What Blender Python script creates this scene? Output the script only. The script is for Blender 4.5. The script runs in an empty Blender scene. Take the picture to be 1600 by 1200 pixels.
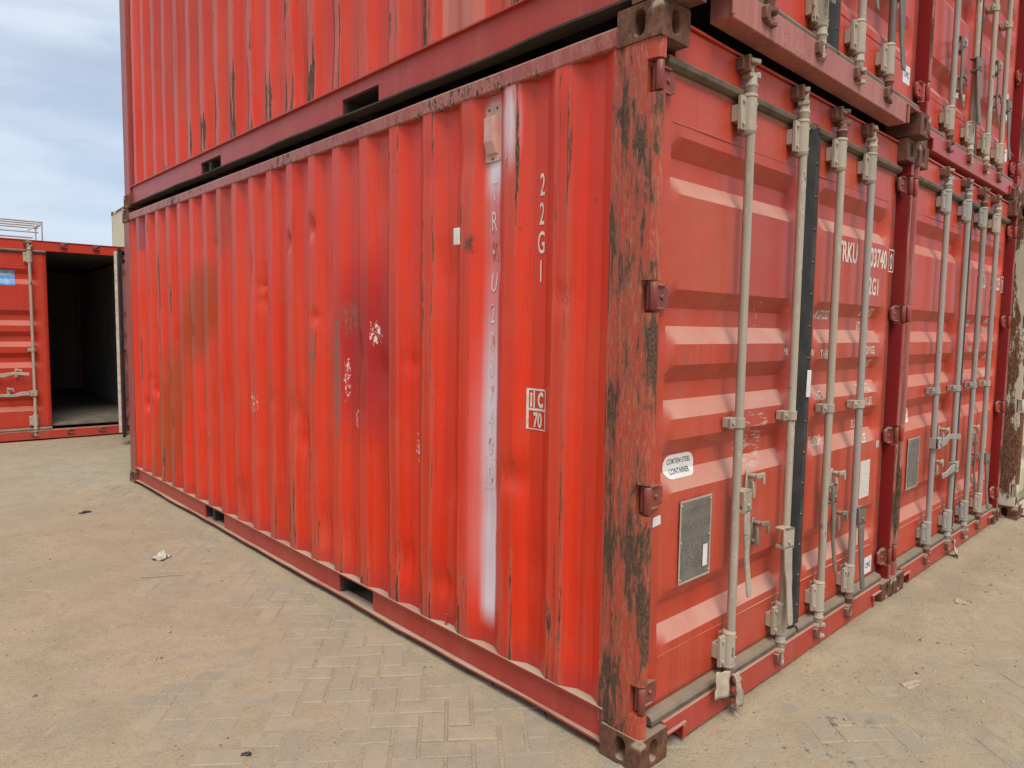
import bpy, bmesh, math, random
import numpy as np
from mathutils import Vector, Matrix
R = math.radians
random.seed(7)
sc = bpy.context.scene
COL = sc.collection

# ------------------------------------------------------------------ camera
CAM = Vector((-1.9109, -1.3572, 1.5320))
cd = bpy.data.cameras.new('camera'); cam = bpy.data.objects.new('camera', cd); COL.objects.link(cam)
cd.sensor_width = 36.0; cd.lens = 36.0 * 1093.28 / 1600.0
cd.clip_start = 0.05; cd.clip_end = 2000
_F = Vector((0.68431295, 0.72492762, -0.07871295)); _R = Vector((0.72787138, -0.68557054, 0.01401025)); _U = Vector((0.04380686, 0.0668803, 0.99679887))
m4 = Matrix.Identity(4)
for i in range(3):
    m4[i][0] = _R[i]; m4[i][1] = _U[i]; m4[i][2] = -_F[i]; m4[i][3] = CAM[i]
cam.matrix_world = m4
sc.camera = cam
sc.render.resolution_x = 1024; sc.render.resolution_y = 768

# ------------------------------------------------------------------ world + sun
SUN_EL, SUN_AZ = 56.0, 208.0         # azimuth clockwise from +Y
w = bpy.data.worlds.new('World'); sc.world = w; w.use_nodes = True
nt = w.node_tree; nt.nodes.clear()
wo = nt.nodes.new('ShaderNodeOutputWorld'); bg = nt.nodes.new('ShaderNodeBackground')
sky = nt.nodes.new('ShaderNodeTexSky'); sky.sky_type = 'NISHITA'; sky.sun_disc = False
sky.sun_elevation = R(SUN_EL); sky.sun_rotation = R(SUN_AZ); sky.air_density = .8; sky.dust_density = 1.2; sky.ozone_density = 1.5
tc = nt.nodes.new('ShaderNodeTexCoord')
mp = nt.nodes.new('ShaderNodeMapping'); mp.inputs['Scale'].default_value = (1.1, 1.1, 5.5); mp.inputs['Rotation'].default_value = (R(4), R(-3), 0.4)
nz = nt.nodes.new('ShaderNodeTexNoise'); nz.inputs['Scale'].default_value = 2.3; nz.inputs['Detail'].default_value = 6; nz.inputs['Roughness'].default_value = .52; nz.inputs['Distortion'].default_value = .35
mr = nt.nodes.new('ShaderNodeMapRange'); mr.interpolation_type = 'SMOOTHSTEP'
mr.inputs[1].default_value = .33; mr.inputs[2].default_value = .66; mr.inputs[3].default_value = .52; mr.inputs[4].default_value = .96
mx = nt.nodes.new('ShaderNodeMix'); mx.data_type = 'RGBA'; mx.inputs[7].default_value = (5.75, 6.55, 7.6, 1)
L = nt.links.new
L(tc.outputs['Generated'], mp.inputs['Vector']); L(mp.outputs[0], nz.inputs['Vector']); L(nz.outputs[0], mr.inputs[0])
L(mr.outputs[0], mx.inputs[0]); L(sky.outputs[0], mx.inputs[6]); L(mx.outputs[2], bg.inputs['Color'])
bg.inputs['Strength'].default_value = 0.1
L(bg.outputs[0], wo.inputs['Surface'])
sd = bpy.data.lights.new('sun', 'SUN'); sd.energy = 2.3; sd.angle = R(30); sd.color = (1.0, .955, .89)
so = bpy.data.objects.new('sun', sd); COL.objects.link(so)
_d = Vector((math.sin(R(SUN_AZ)) * math.cos(R(SUN_EL)), math.cos(R(SUN_AZ)) * math.cos(R(SUN_EL)), math.sin(R(SUN_EL))))
so.rotation_euler = (-_d).to_track_quat('-Z', 'Y').to_euler()
so.location = (-5, -6, 9)
vs = sc.view_settings; vs.view_transform = 'Standard'; vs.look = 'None'; vs.exposure = 0.34; vs.gamma = 1; vs.use_curve_mapping = False

# ------------------------------------------------------------------ material helper
class G:
    def __init__(s, name):
        s.m = bpy.data.materials.new(name); s.m.use_nodes = True
        s.t = s.m.node_tree; s.t.nodes.clear()
        s.out = s.t.nodes.new('ShaderNodeOutputMaterial')
    def set(s, sock, v):
        if isinstance(v, bpy.types.NodeSocket): s.t.links.new(v, sock)
        elif isinstance(v, (tuple, list)) and len(v) == 3 and sock.type == 'RGBA': sock.default_value = (*v, 1)
        else: sock.default_value = v
    def math(s, op, a, b=0.0, clamp=False):
        n = s.t.nodes.new('ShaderNodeMath'); n.operation = op; n.use_clamp = clamp
        s.set(n.inputs[0], a); s.set(n.inputs[1], b); return n.outputs[0]
    def mul(s, a, b): return s.math('MULTIPLY', a, b)
    def add(s, a, b): return s.math('ADD', a, b)
    def ramp(s, f, lo, hi, a=0.0, b=1.0):
        n = s.t.nodes.new('ShaderNodeMapRange'); n.interpolation_type = 'SMOOTHSTEP'
        s.set(n.inputs[0], f); n.inputs[1].default_value = lo; n.inputs[2].default_value = hi
        n.inputs[3].default_value = a; n.inputs[4].default_value = b; return n.outputs[0]
    def mix(s, f, a, b, mode='MIX'):
        n = s.t.nodes.new('ShaderNodeMix'); n.data_type = 'RGBA'; n.blend_type = mode
        s.set(n.inputs[0], f); s.set(n.inputs[6], a); s.set(n.inputs[7], b); return n.outputs[2]
    def vec(s, v, sc_=(1, 1, 1), off=(0, 0, 0)):
        n = s.t.nodes.new('ShaderNodeVectorMath'); n.operation = 'MULTIPLY_ADD'
        s.set(n.inputs[0], v); n.inputs[1].default_value = sc_; n.inputs[2].default_value = off; return n.outputs[0]
    def noise(s, v, scale=1.0, detail=3.0, rough=.5, dist=0.0):
        n = s.t.nodes.new('ShaderNodeTexNoise'); s.set(n.inputs['Vector'], v)
        n.inputs['Scale'].default_value = scale; n.inputs['Detail'].default_value = detail
        n.inputs['Roughness'].default_value = rough; n.inputs['Distortion'].default_value = dist; return n.outputs[0]
    def co(s, rnd=False):
        c = s.t.nodes.new('ShaderNodeTexCoord').outputs['Object']
        if rnd:
            oi = s.t.nodes.new('ShaderNodeObjectInfo')
            n = s.t.nodes.new('ShaderNodeVectorMath'); n.operation = 'ADD'; s.set(n.inputs[0], c)
            k = s.mul(oi.outputs['Random'], 37.0); s.set(n.inputs[1], k); c = n.outputs[0]
        return c
    def xyz(s, v):
        n = s.t.nodes.new('ShaderNodeSeparateXYZ'); s.set(n.inputs[0], v); return n.outputs
    def up(s):
        return s.xyz(s.t.nodes.new('ShaderNodeNewGeometry').outputs['Normal'])[2]
    def attr(s, name):
        n = s.t.nodes.new('ShaderNodeAttribute'); n.attribute_name = name; return n.outputs['Fac']
    def finish(s, col, rough=.6, metal=0.0, bump=None, bstr=.4, bdist=.002, spec=.5):
        p = s.t.nodes.new('ShaderNodeBsdfPrincipled')
        s.set(p.inputs['Base Color'], col); s.set(p.inputs['Roughness'], rough); s.set(p.inputs['Metallic'], metal)
        p.inputs['Specular IOR Level'].default_value = spec
        if bump is not None:
            b = s.t.nodes.new('ShaderNodeBump'); b.inputs['Strength'].default_value = bstr; b.inputs['Distance'].default_value = bdist
            s.set(b.inputs['Height'], bump); s.t.links.new(b.outputs[0], p.inputs['Normal'])
        s.t.links.new(p.outputs[0], s.out.inputs[0]); return s.m

def blob(g, X, Y, cx, cy, rx, ry, shear=0.0, soft=(.55, 1.15), nz=None, namt=.5):
    """soft ellipse mask in the plane of two coordinates, edge broken up by noise"""
    dy = g.math('SUBTRACT', Y, cy)
    dx = g.math('SUBTRACT', X, cx)
    if shear: dx = g.math('SUBTRACT', dx, g.mul(dy, shear))
    a = g.math('POWER', g.math('ABSOLUTE', g.math('DIVIDE', dx, rx)), 2.6)
    b = g.math('POWER', g.math('ABSOLUTE', g.math('DIVIDE', dy, ry)), 2.6)
    d = g.math('POWER', g.add(a, b), .385)
    if nz is not None: d = g.add(d, g.mul(g.math('SUBTRACT', nz, .5), namt))
    return g.ramp(d, soft[0], soft[1], 1.0, 0.0)

def paint(name, base, fade, chalk, wear=0.0, dust=.6, streak=.5, seed=0.0, rough=.36, marks=None, chip=.5,
          dustcol=(.42, .31, .22), rust=((.040, .022, .014), (.17, .085, .045)), rnd=False, wscale=(17, 17, 2.4), upd=(.12, .75)):
    if base[0] > .4 and base[1] < .1 and 'door' not in name and 'frame' not in name: base, fade = [(min(.8, k[0] * 1.18), k[1] * .95, k[2] * .9) for k in (base, fade)]
    g = G(name); c0 = g.co(rnd); v = g.vec(c0, (1, 1, 1), (seed * 3.7, seed * 1.9, seed * 5.3))
    big = g.noise(v, .8, 4, .55)
    col = g.mix(g.ramp(big, .36, .64, 0, .8), base, fade)
    st = g.noise(g.vec(v, (9, 9, .3)), 1, 4, .6)
    dark = tuple(k * .62 for k in base)
    col = g.mix(g.ramp(st, .47, .72, 0, .55 * streak), col, dark)
    st2 = g.noise(g.vec(v, (26, 26, .7)), 1, 4, .6)
    col = g.mix(g.ramp(st2, .5, .78, 0, .55 * streak), col, chalk)
    mid = g.noise(v, 6.5, 4, .6)
    col = g.mix(g.ramp(mid, .5, .75, 0, .16), col, chalk)
    st3 = g.noise(g.vec(v, (75, 75, 2.5)), 1, 5, .7); col = g.mix(g.ramp(st3, .52, .70, 0, .5 * streak), col, dark)
    spk = g.noise(v, 210, 2, .6); col = g.mix(g.ramp(spk, .5, .72, 0, .28), col, dark)
    if marks: col = marks(g, c0, col)
    gr = g.noise(g.vec(v, (110, 110, 40)), 1, 4, .65)
    wa = g.attr('wear')
    wn = g.noise(g.vec(v, wscale), 1, 6, .68)
    wp = g.noise(v, 2.6, 3, .5)
    ww = g.add(g.add(g.add(g.mul(wn, .85), g.mul(gr, .15)), g.mul(wa, .22)), g.add(g.mul(g.math('SUBTRACT', wp, .5), .42), wear))
    col = g.mix(g.ramp(g.mul(wa, g.ramp(st2, .3, .7, .5, 1.2)), .15, .9, 0, .42), col, chalk)
    halo = g.ramp(ww, .70, .79, 0, .75); core = g.ramp(ww, .775, .815)
    rcol = g.mix(g.ramp(gr, .35, .68), rust[0], rust[1])
    col = g.mix(halo, col, chalk); col = g.mix(core, col, rcol)
    scr = g.ramp(g.add(g.noise(g.vec(v, (64, 64, 1.8)), 1, 6, .72, .2), g.mul(wa, .13)), .685, .725, 0, .85)
    col = g.mix(scr, col, rcol)
    sp = g.noise(v, 34, 2, .5); spots = g.ramp(g.add(sp, g.mul(g.math('SUBTRACT', wp, .5), .25)), .74, .77, 0, chip)
    col = g.mix(spots, col, rcol)
    dn = g.noise(v, 3.5, 4, .6)
    df = g.mul(g.ramp(g.up(), upd[0], upd[1]), g.ramp(dn, .2, .65, dust * .55, dust))
    gen = g.ramp(g.noise(v, 2.0, 5, .65), .42, .75, 0, .09 * dust)
    col = g.mix(gen, col, dustcol); col = g.mix(df, col, dustcol)
    r = g.add(g.add(rough, g.mul(core, .35)), g.add(g.mul(df, .35), g.mul(g.math('SUBTRACT', gr, .5), .25)))
    bump = g.add(g.mul(core, -.6), g.add(g.mul(gr, .22), g.mul(wn, .25)))
    return g.finish(col, r, 0, bump, .5, .002, .28)

# base colours (linear)
RED = (.62, .034, .008); REDF = (.58, .046, .015); REDC = (.50, .105, .062)

def side_marks(g, c, col):
    X, Y, Z = g.xyz(c)
    n = g.noise(c, 5, 4, .6); n2 = g.noise(g.vec(c, (70, 70, 40)), 1, 4, .7, .6)
    nv = g.noise(g.vec(c, (16, 16, .9)), 1, 3, .5)
    # lower band dusky crimson, top band paler
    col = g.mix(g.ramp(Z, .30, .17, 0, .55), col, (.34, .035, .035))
    col = g.mix(g.mul(g.ramp(Z, 1.5, 2.5, 0, .45), g.ramp(nv, .35, .65, .4, 1)), col, (.47, .085, .06))
    # crimson repaint patch, orange repaint patches, plum primer rectangle
    col = g.mix(g.mul(blob(g, Y, Z, 1.82, 1.42, .33, .52, nz=n, namt=.35, soft=(.35, 1.25)), .85), col, (.36, .015, .018))
    col = g.mix(g.mul(blob(g, Y, Z, 4.20, 1.62, .42, .42, shear=-.35, nz=n, namt=.35), .8), col, (.33, .05, .008))
    col = g.mix(g.mul(blob(g, Y, Z, 4.90, .75, .42, .75, shear=-.35, nz=n, namt=.35), .75), col, (.35, .055, .009))
    col = g.mix(g.mul(blob(g, Y, Z, 3.75, 2.25, .22, .28, nz=n, namt=.4), .5), col, (.28, .06, .03))
    col = g.mix(g.mul(blob(g, Y, Z, 5.63, 2.34, .16, .16, soft=(.92, 1.02)), .8), col, (.27, .055, .085))
    # white overspray run down one recess: hard towards the door end, soft away from it
    s = g.mul(g.ramp(Y, .788, .803), g.ramp(Y, .855, .905, 1, 0))
    zz = g.add(g.mul(g.ramp(Z, 2.02, 2.2), g.ramp(Z, 2.47, 2.42, 0, .75)), g.mul(g.ramp(Z, .22, .36), g.ramp(Z, 1.75, 1.15, .22, 1.0)))
    col = g.mix(g.mul(s, g.mul(zz, g.ramp(nv, .25, .55, .65, 1))), col, (.78, .68, .72))
    col = g.mix(g.mul(blob(g, Y, Z, .715, 2.34, .065, .22, soft=(.2, 1.1), nz=n, namt=.3), .95), col, (.78, .69, .73))
    wide = g.mul(g.ramp(Y, .80, .83), g.ramp(Y, .84, 1.0, 1, 0))
    col = g.mix(g.mul(wide, g.mul(g.ramp(Z, .25, .6), g.ramp(Z, 1.7, 1.0, 0, .45))), col, (.62, .42, .43))
    # paint-stripper white flecks in clusters
    for (y, z, ry, rz) in ((3.18, 1.02, .16, .16), (2.15, 1.03, .05, .11), (1.72, 1.50, .10, .16), (1.92, 1.04, .05, .12), (2.97, 2.28, .03, .12), (1.36, .93, .06, .25), (2.0, 1.25, .05, .3), (4.0, .72, .02, .05)):
        k = blob(g, Y, Z, y, z, ry, rz, soft=(.2, 1.1))
        col = g.mix(g.math('GREATER_THAN', g.add(g.mul(n2, .62), g.mul(k, .38)), .715), col, (.74, .62, .56))
    for (y, z, ry, rz) in ((1.0, .45, .14, .28),):
        k = blob(g, Y, Z, y, z, ry, rz, soft=(.2, 1.1)); n3 = g.noise(c, 120, 1, .5)
        col = g.mix(g.math('GREATER_THAN', g.add(g.mul(n3, .7), g.mul(k, .3)), .80), col, (.7, .55, .45))
    # grey tape remains and smudges
    for (y, z, ry, rz) in ((2.35, 1.36, .034, .16), (2.07, 1.25, .034, .34)):
        bands = g.ramp(g.noise(g.vec(c, (2, 2, 26)), 1, 2, .5), .46, .56)
        col = g.mix(g.mul(blob(g, Y, Z, y, z, ry, rz, soft=(.9, 1.02)), g.add(.45, g.mul(bands, .4))), col, (.19, .12, .085))
    col = g.mix(g.mul(blob(g, Y, Z, 1.97, 1.58, .11, .13, soft=(.2, 1.0)), g.ramp(n2, .45, .6)), col, (.22, .12, .09))
    col = g.mix(g.mul(blob(g, Y, Z, .96, 1.885, .05, .055, soft=(.05, .9), nz=n2, namt=2.2), .95), col, (.045, .03, .02))
    return col

def upper_marks(g, c, col):
    X, Y, Z = g.xyz(c)
    n = g.noise(c, 5, 4, .6); nv = g.noise(g.vec(c, (16, 16, .9)), 1, 3, .5)
    bx_ = g.mul(g.mul(g.ramp(Y, .955, .960), g.ramp(Y, 1.240, 1.235)), g.ramp(Z, 1.05, 1.04))
    col = g.mix(g.mul(bx_, g.ramp(nv, .25, .6, .85, .6)), col, (.52, .23, .18))
    col = g.mix(g.mul(blob(g, Y, Z, 4.6, 1.4, .9, .9, nz=n, namt=.5), .45), col, (.30, .045, .03))
    col = g.mix(g.ramp(nv, .4, .7, 0, .35), col, (.47, .09, .065))
    return col

def door_marks(g, c, col):
    X, Y, Z = g.xyz(c)
    n = g.noise(c, 5, 4, .6); n2 = g.noise(c, 30, 4, .65)
    col = g.mix(g.mul(blob(g, X, Z, .28, 1.85, .30, .22, nz=n, namt=.3, soft=(.7, 1.2)), .6), col, (.46, .075, .03))
    col = g.mix(g.mul(g.ramp(X, .62, .68), g.mul(g.ramp(Z, 1.0, 1.25), g.ramp(Z, 2.3, 2.1))), col, (.42, .060, .040), 'MIX')
    for (x, z0, z1, wd) in ((.355, 1.70, 1.99, .008), (.275, 1.80, 1.95, .006)):
        k = g.mul(g.ramp(g.math('ABSOLUTE', g.math('SUBTRACT', X, x)), wd, wd * .4), g.mul(g.ramp(Z, z0, z0 + .02), g.ramp(Z, z1 + .02, z1)))
        col = g.mix(g.mul(k, .9), col, (.55, .055, .02))
    for (x, z, rx, rz) in ((.78, 1.86, .11, .22), (.83, 1.62, .10, .22)):
        k = blob(g, X, Z, x, z, rx, rz, soft=(.1, 1.1))
        col = g.mix(g.math('GREATER_THAN', g.add(g.mul(n2, .7), g.mul(k, .3)), .735), col, (.62, .50, .42))
    # peeled tape remnant, silvery
    tape = g.mul(blob(g, X, Z, .80, 1.08, .12, .13, soft=(.9, 1.05), nz=n, namt=.35), g.ramp(g.noise(g.vec(c, (12, 12, 60)), 1, 4, .6, 1.0), .5, .62))
    col = g.mix(g.mul(tape, .8), col, (.55, .42, .37))
    col = g.mix(g.mul(blob(g, X, Z, .28, 1.42, .17, .2, soft=(.1, 1.0)), g.ramp(n2, .5, .62, 0, .7)), col, (.20, .10, .075))
    return col

M = {}
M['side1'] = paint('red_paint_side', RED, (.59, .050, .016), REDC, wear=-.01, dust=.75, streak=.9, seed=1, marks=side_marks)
M['side2'] = paint('red_paint_upper_side', (.57, .042, .014), (.53, .058, .028), (.50, .125, .085), wear=.02, dust=.7, streak=.7, seed=2, marks=upper_marks)
M['frame1'] = paint('red_paint_frame', (.43, .045, .030), (.42, .060, .042), (.46, .13, .09), wear=-.02, dust=.8, streak=.5, seed=3)
M['toprail'] = paint('red_paint_worn_rail', (.33, .06, .045), (.36, .085, .065), (.43, .19, .15), wear=.11, dust=.55, streak=.9, seed=4, wscale=(34, 34, 12))
M['post'] = paint('battered_post_paint', (.36, .052, .03), (.36, .075, .04), (.42, .17, .10), wear=.10, dust=.4, streak=1.0, seed=5, wscale=(24, 24, 1.1), chip=.9,
                  rust=((.030, .020, .014), (.19, .10, .05)), rough=.6)
def post_mat():
    g = G('battered_post_paint'); c = g.co()
    fine = g.noise(g.vec(c, (120, 120, 22)), 1, 7, .72, .4); mid = g.noise(g.vec(c, (46, 46, 9)), 1, 8, .74, .6); pat = g.noise(g.vec(c, (10, 10, 3.0), (2, 1, 4)), 1, 5, .62); gr = g.noise(g.vec(c, (170, 170, 110)), 1, 4, .7)
    lng = g.noise(g.vec(c, (60, 60, 1.6), (1, 5, 2)), 1, 5, .65)
    wa = g.attr('wear')
    k = g.mix(g.ramp(pat, .35, .65), (.41, .055, .030), (.36, .085, .050))
    k = g.mix(g.ramp(fine, .47, .58, 0, .8), k, (.43, .145, .075))
    k = g.mix(g.ramp(g.noise(g.vec(c, (80, 80, 9), (3, 8, 1)), 1, 6, .7), .50, .57, 0, .9), k, (.46, .055, .028))
    k = g.mix(g.ramp(g.noise(g.vec(c, (95, 95, 22), (7, 2, 5)), 1, 6, .7), .60, .65, 0, .6), k, (.46, .26, .14))
    w_ = g.add(g.add(g.mul(mid, .60), g.add(g.mul(fine, .2), g.mul(lng, .2))), g.add(g.mul(wa, .060), g.mul(g.math('SUBTRACT', pat, .5), .66)))
    brown = g.ramp(w_, .53, .57, 0, .6); dark = g.ramp(g.add(w_, g.mul(g.math('SUBTRACT', gr, .5), .16)), .592, .610)
    k = g.mix(brown, k, g.mix(g.ramp(gr, .4, .6), (.12, .048, .028), (.25, .105, .055)))
    k = g.mix(dark, k, g.mix(g.ramp(gr, .38, .66), (.048, .029, .019), (.15, .08, .045)))
    bp = g.add(g.mul(dark, -.7), g.add(g.mul(fine, .5), g.mul(gr, .25)))
    return g.finish(k, g.add(.5, g.mul(dark, .3)), 0, bp, .6, .0022, .35)
M['post'] = post_mat()
M['flange'] = paint('dusty_flange', (.36, .042, .032), (.36, .06, .042), (.40, .15, .11), wear=-.05, dust=1.0, seed=31, dustcol=(.46, .355, .25), upd=(.3, .6))
M['postf'] = paint('worn_post_paint', (.33, .06, .05), (.33, .08, .06), (.42, .18, .14), wear=.04, dust=.4, streak=.9, seed=6, wscale=(20, 20, 1.2), chip=.8)
M['inner'] = paint('deep_red_paint', (.27, .018, .018), (.24, .022, .02), (.30, .05, .04), wear=-.05, dust=.4, seed=7)
M['door1'] = paint('red_paint_door', (.52, .058, .026), (.49, .072, .038), (.48, .15, .10), wear=-.08, dust=.92, streak=.75, seed=8, dustcol=(.53, .35, .265), marks=door_marks)
M['door1r'] = paint('red_paint_door_plain', (.52, .060, .028), (.49, .074, .040), (.48, .15, .10), wear=-.08, dust=.92, streak=.75, seed=9, dustcol=(.53, .35, .265))
M['door2'] = paint('red_paint_door_bright', (.56, .056, .025), (.52, .070, .036), (.50, .16, .11), wear=-.07, dust=.75, streak=.75, seed=10, dustcol=(.52, .30, .22))
M['doorU'] = paint('red_paint_door_upper', (.56, .052, .025), (.52, .070, .038), (.50, .17, .12), wear=-.04, dust=.72, streak=.75, seed=11, dustcol=(.52, .31, .23))
M['doorO'] = paint('red_paint_door_far', (.50, .040, .018), (.47, .05, .026), (.48, .13, .09), wear=-.06, dust=.6, streak=.4, seed=12, dustcol=(.50, .24, .17))
M['sillU'] = paint('pink_worn_sill_paint', (.40, .13, .105), (.40, .17, .14), (.47, .25, .2), wear=.13, dust=.6, streak=1.0, seed=13, wscale=(44, 44, 12), chip=.9, rough=.6)
M['cream'] = paint('cream_paint', (.60, .53, .38), (.56, .48, .33), (.66, .60, .47), wear=.0, dust=.5, streak=.5, seed=14, rust=((.06, .03, .02), (.2, .09, .045)))
M['creamp'] = paint('rusty_cream_paint', (.60, .53, .40), (.52, .43, .28), (.62, .55, .43), wear=.19, dust=.4, streak=.6, seed=15, wscale=(9, 9, 2.0), rust=((.09, .035, .022), (.27, .13, .07)), rough=.7)
def rust_mat(name, seed, a=(.105, .046, .030), b=(.17, .070, .040), c=(.24, .12, .07), d=(.055, .030, .021)):
    g = G(name); co = g.vec(g.co(True), (1, 1, 1), (seed, seed * 2, seed * 3))
    n1_ = g.noise(co, 14, 6, .7); n2_ = g.noise(g.vec(co, (60, 60, 34)), 1, 6, .72, .4); n3_ = g.noise(co, 170, 3, .65); n4_ = g.noise(g.vec(co, (38, 38, 18), (4, 4, 4)), 1, 6, .7, .5)
    k = g.mix(g.ramp(n1_, .35, .65), a, b); k = g.mix(g.ramp(n2_, .52, .64, 0, .55), k, c); k = g.mix(g.ramp(n4_, .55, .62, 0, .7), k, d)
    k = g.mix(g.ramp(n3_, .55, .68, 0, .4), k, c)
    df = g.mul(g.ramp(g.up(), .3, .8), .7); k = g.mix(df, k, (.40, .30, .205))
    return g.finish(k, .82, 0, g.add(n2_, g.mul(n3_, .5)), .7, .003, .25)
M['casting_'] = paint('rusty_casting', (.125, .052, .034), (.18, .075, .042), (.27, .13, .07), wear=.09, dust=.6, streak=.5, seed=16, rough=.75, chip=.9, wscale=(24, 24, 14), rnd=True, dustcol=(.36, .27, .2))
M['casting'] = rust_mat('rusty_cast_steel', 1)
M['keeper'] = paint('rusty_keeper', (.15, .065, .045), (.20, .09, .06), (.30, .17, .12), wear=.05, dust=.6, seed=17, rough=.75, rnd=True, wscale=(30, 30, 30))
M['hinge'] = paint('red_hinge_paint', (.36, .045, .03), (.30, .05, .035), (.36, .13, .09), wear=.06, dust=.6, seed=18, rnd=True, wscale=(40, 40, 20))
M['hinge_worn'] = paint('worn_hinge_paint', (.24, .042, .03), (.20, .05, .035), (.30, .13, .09), wear=.12, dust=.5, seed=28, rnd=True, wscale=(45, 45, 20), rust=((.03, .02, .014), (.14, .07, .04)))
M['dust_metal'] = paint('dusty_galvanised', (.43, .355, .265), (.34, .29, .225), (.52, .45, .35), wear=.15, dust=.6, streak=1.0, seed=19, rough=.55, rnd=True, dustcol=(.46, .36, .25), rust=((.09, .06, .04), (.22, .14, .09)), wscale=(40, 40, 12))
M['galv'] = paint('grey_galvanised', (.315, .290, .255), (.36, .325, .28), (.43, .385, .32), wear=.10, dust=.55, streak=.8, seed=20, rough=.45, rnd=True, dustcol=(.42, .34, .25), rust=((.08, .055, .04), (.2, .13, .09)), wscale=(40, 40, 12))
M['darkmetal'] = paint('dark_handle_metal', (.15, .125, .105), (.21, .165, .13), (.32, .26, .2), wear=.0, dust=.5, seed=21, rough=.5, rnd=True, wscale=(40, 40, 20))
M['lining'] = paint('grey_green_inner_paint', (.28, .28, .245), (.23, .23, .205), (.31, .30, .26), wear=.03, dust=.3, streak=1.0, seed=22, rough=.7)

def simple(name, col, col2=None, scale=8, rough=.7, metal=0.0, dust=0.0, rnd=False, bump=.3, bd=.001):
    g = G(name); c = g.co(rnd); n = g.noise(c, scale, 5, .6)
    k = g.mix(g.ramp(n, .35, .68), col, col2 or tuple(x * .75 for x in col))
    if dust: k = g.mix(g.mul(g.ramp(g.up(), .1, .7), dust), k, (.42, .32, .22))
    return g.finish(k, rough, metal, g.noise(c, scale * 9, 3, .6), bump, bd)
M['gasket'] = simple('olive_grey_rubber', (.15, .112, .070), (.085, .064, .042), 12, .85, dust=.35)
M['black_rubber'] = simple('black_rubber', (.014, .013, .012), (.032, .028, .024), 9, .8, dust=.5)
M['grey_strip'] = simple('grey_sealing_strip', (.055, .046, .036), (.022, .020, .018), 11, .85, dust=.5)
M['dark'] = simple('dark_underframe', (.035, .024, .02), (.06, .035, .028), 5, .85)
M['roof'] = simple('roof_paint', (.30, .05, .04), (.26, .08, .06), 4, .7, dust=.7)
M['floorwood'] = simple('dusty_plywood', (.20, .17, .13), (.13, .11, .085), 7, .8)
M['letter'] = simple('cream_lettering', (.76, .66, .56), (.62, .45, .36), 26, .7)
def worn_letter():
    g = G('worn_lettering'); c = g.co(); n = g.noise(g.vec(c, (30, 30, 14)), 1, 4, .65)
    return g.finish(g.mix(g.ramp(n, .54, .60), (.72, .60, .52), (.50, .075, .045)), .6)
M['letter_worn'] = worn_letter()
M['white_sticker'] = simple('white_sticker', (.74, .71, .66), (.66, .62, .56), 10, .5)
M['black_print'] = simple('black_print', (.03, .03, .03), (.06, .055, .05), 20, .6)
M['blue_print'] = simple('blue_print', (.04, .13, .36), (.05, .16, .40), 20, .6)
M['blue_sticker'] = simple('blue_sticker', (.10, .26, .55), (.22, .40, .62), 12, .5)
M['yellow_sticker'] = simple('yellow_sticker', (.80, .52, .03), (.75, .48, .05), 12, .5)
M['cardboard'] = simple('cardboard', (.47, .37, .27), (.40, .31, .22), 14, .9)
M['paper'] = simple('dirty_paper', (.60, .55, .47), (.42, .36, .27), 30, .9)
M['tape'] = simple('cream_tape', (.66, .52, .36), (.58, .45, .30), 10, .6)
M['vent'] = simple('pink_beige_plastic', (.64, .36, .29), (.56, .28, .21), 14, .55, dust=.4)
M['vent_side'] = simple('orange_vent_plastic', (.47, .12, .05), (.42, .10, .05), 14, .55)
M['steelpipe'] = simple('pale_pipe', (.46, .45, .42), (.36, .34, .31), 8, .45, metal=.2)
M['black_scrap'] = simple('black_plastic', (.02, .02, .023), (.04, .04, .042), 20, .45)
M['straw'] = simple('dry_twig', (.46, .36, .22), (.34, .26, .16), 20, .9)
def plate_mat():
    g = G('grey_data_plate'); c = g.co(); X, Y, Z = g.xyz(c)
    n = g.noise(c, 12, 5, .6)
    k = g.mix(g.ramp(n, .35, .7), (.17, .15, .125), (.23, .20, .17))
    ln = g.ramp(g.noise(g.vec(c, (70, 1, 190)), 1, 2, .5), .52, .57, 0, .6)
    blocks = g.ramp(g.noise(g.vec(c, (.5, 1, 9)), 1, 1, .5), .46, .5)
    k = g.mix(g.mul(ln, blocks), k, (.07, .062, .055))
    return g.finish(k, .5, .25, n, .2, .0006)
M['plate'] = plate_mat()
def notice_mat():
    g = G('printed_notice'); c = g.co(); n = g.noise(g.vec(c, (90, 1, 170)), 1, 2, .5)
    k = g.mix(g.ramp(n, .52, .58, 0, .6), (.70, .64, .54), (.25, .20, .17))
    return g.finish(k, .6)
M['notice'] = notice_mat()

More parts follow.
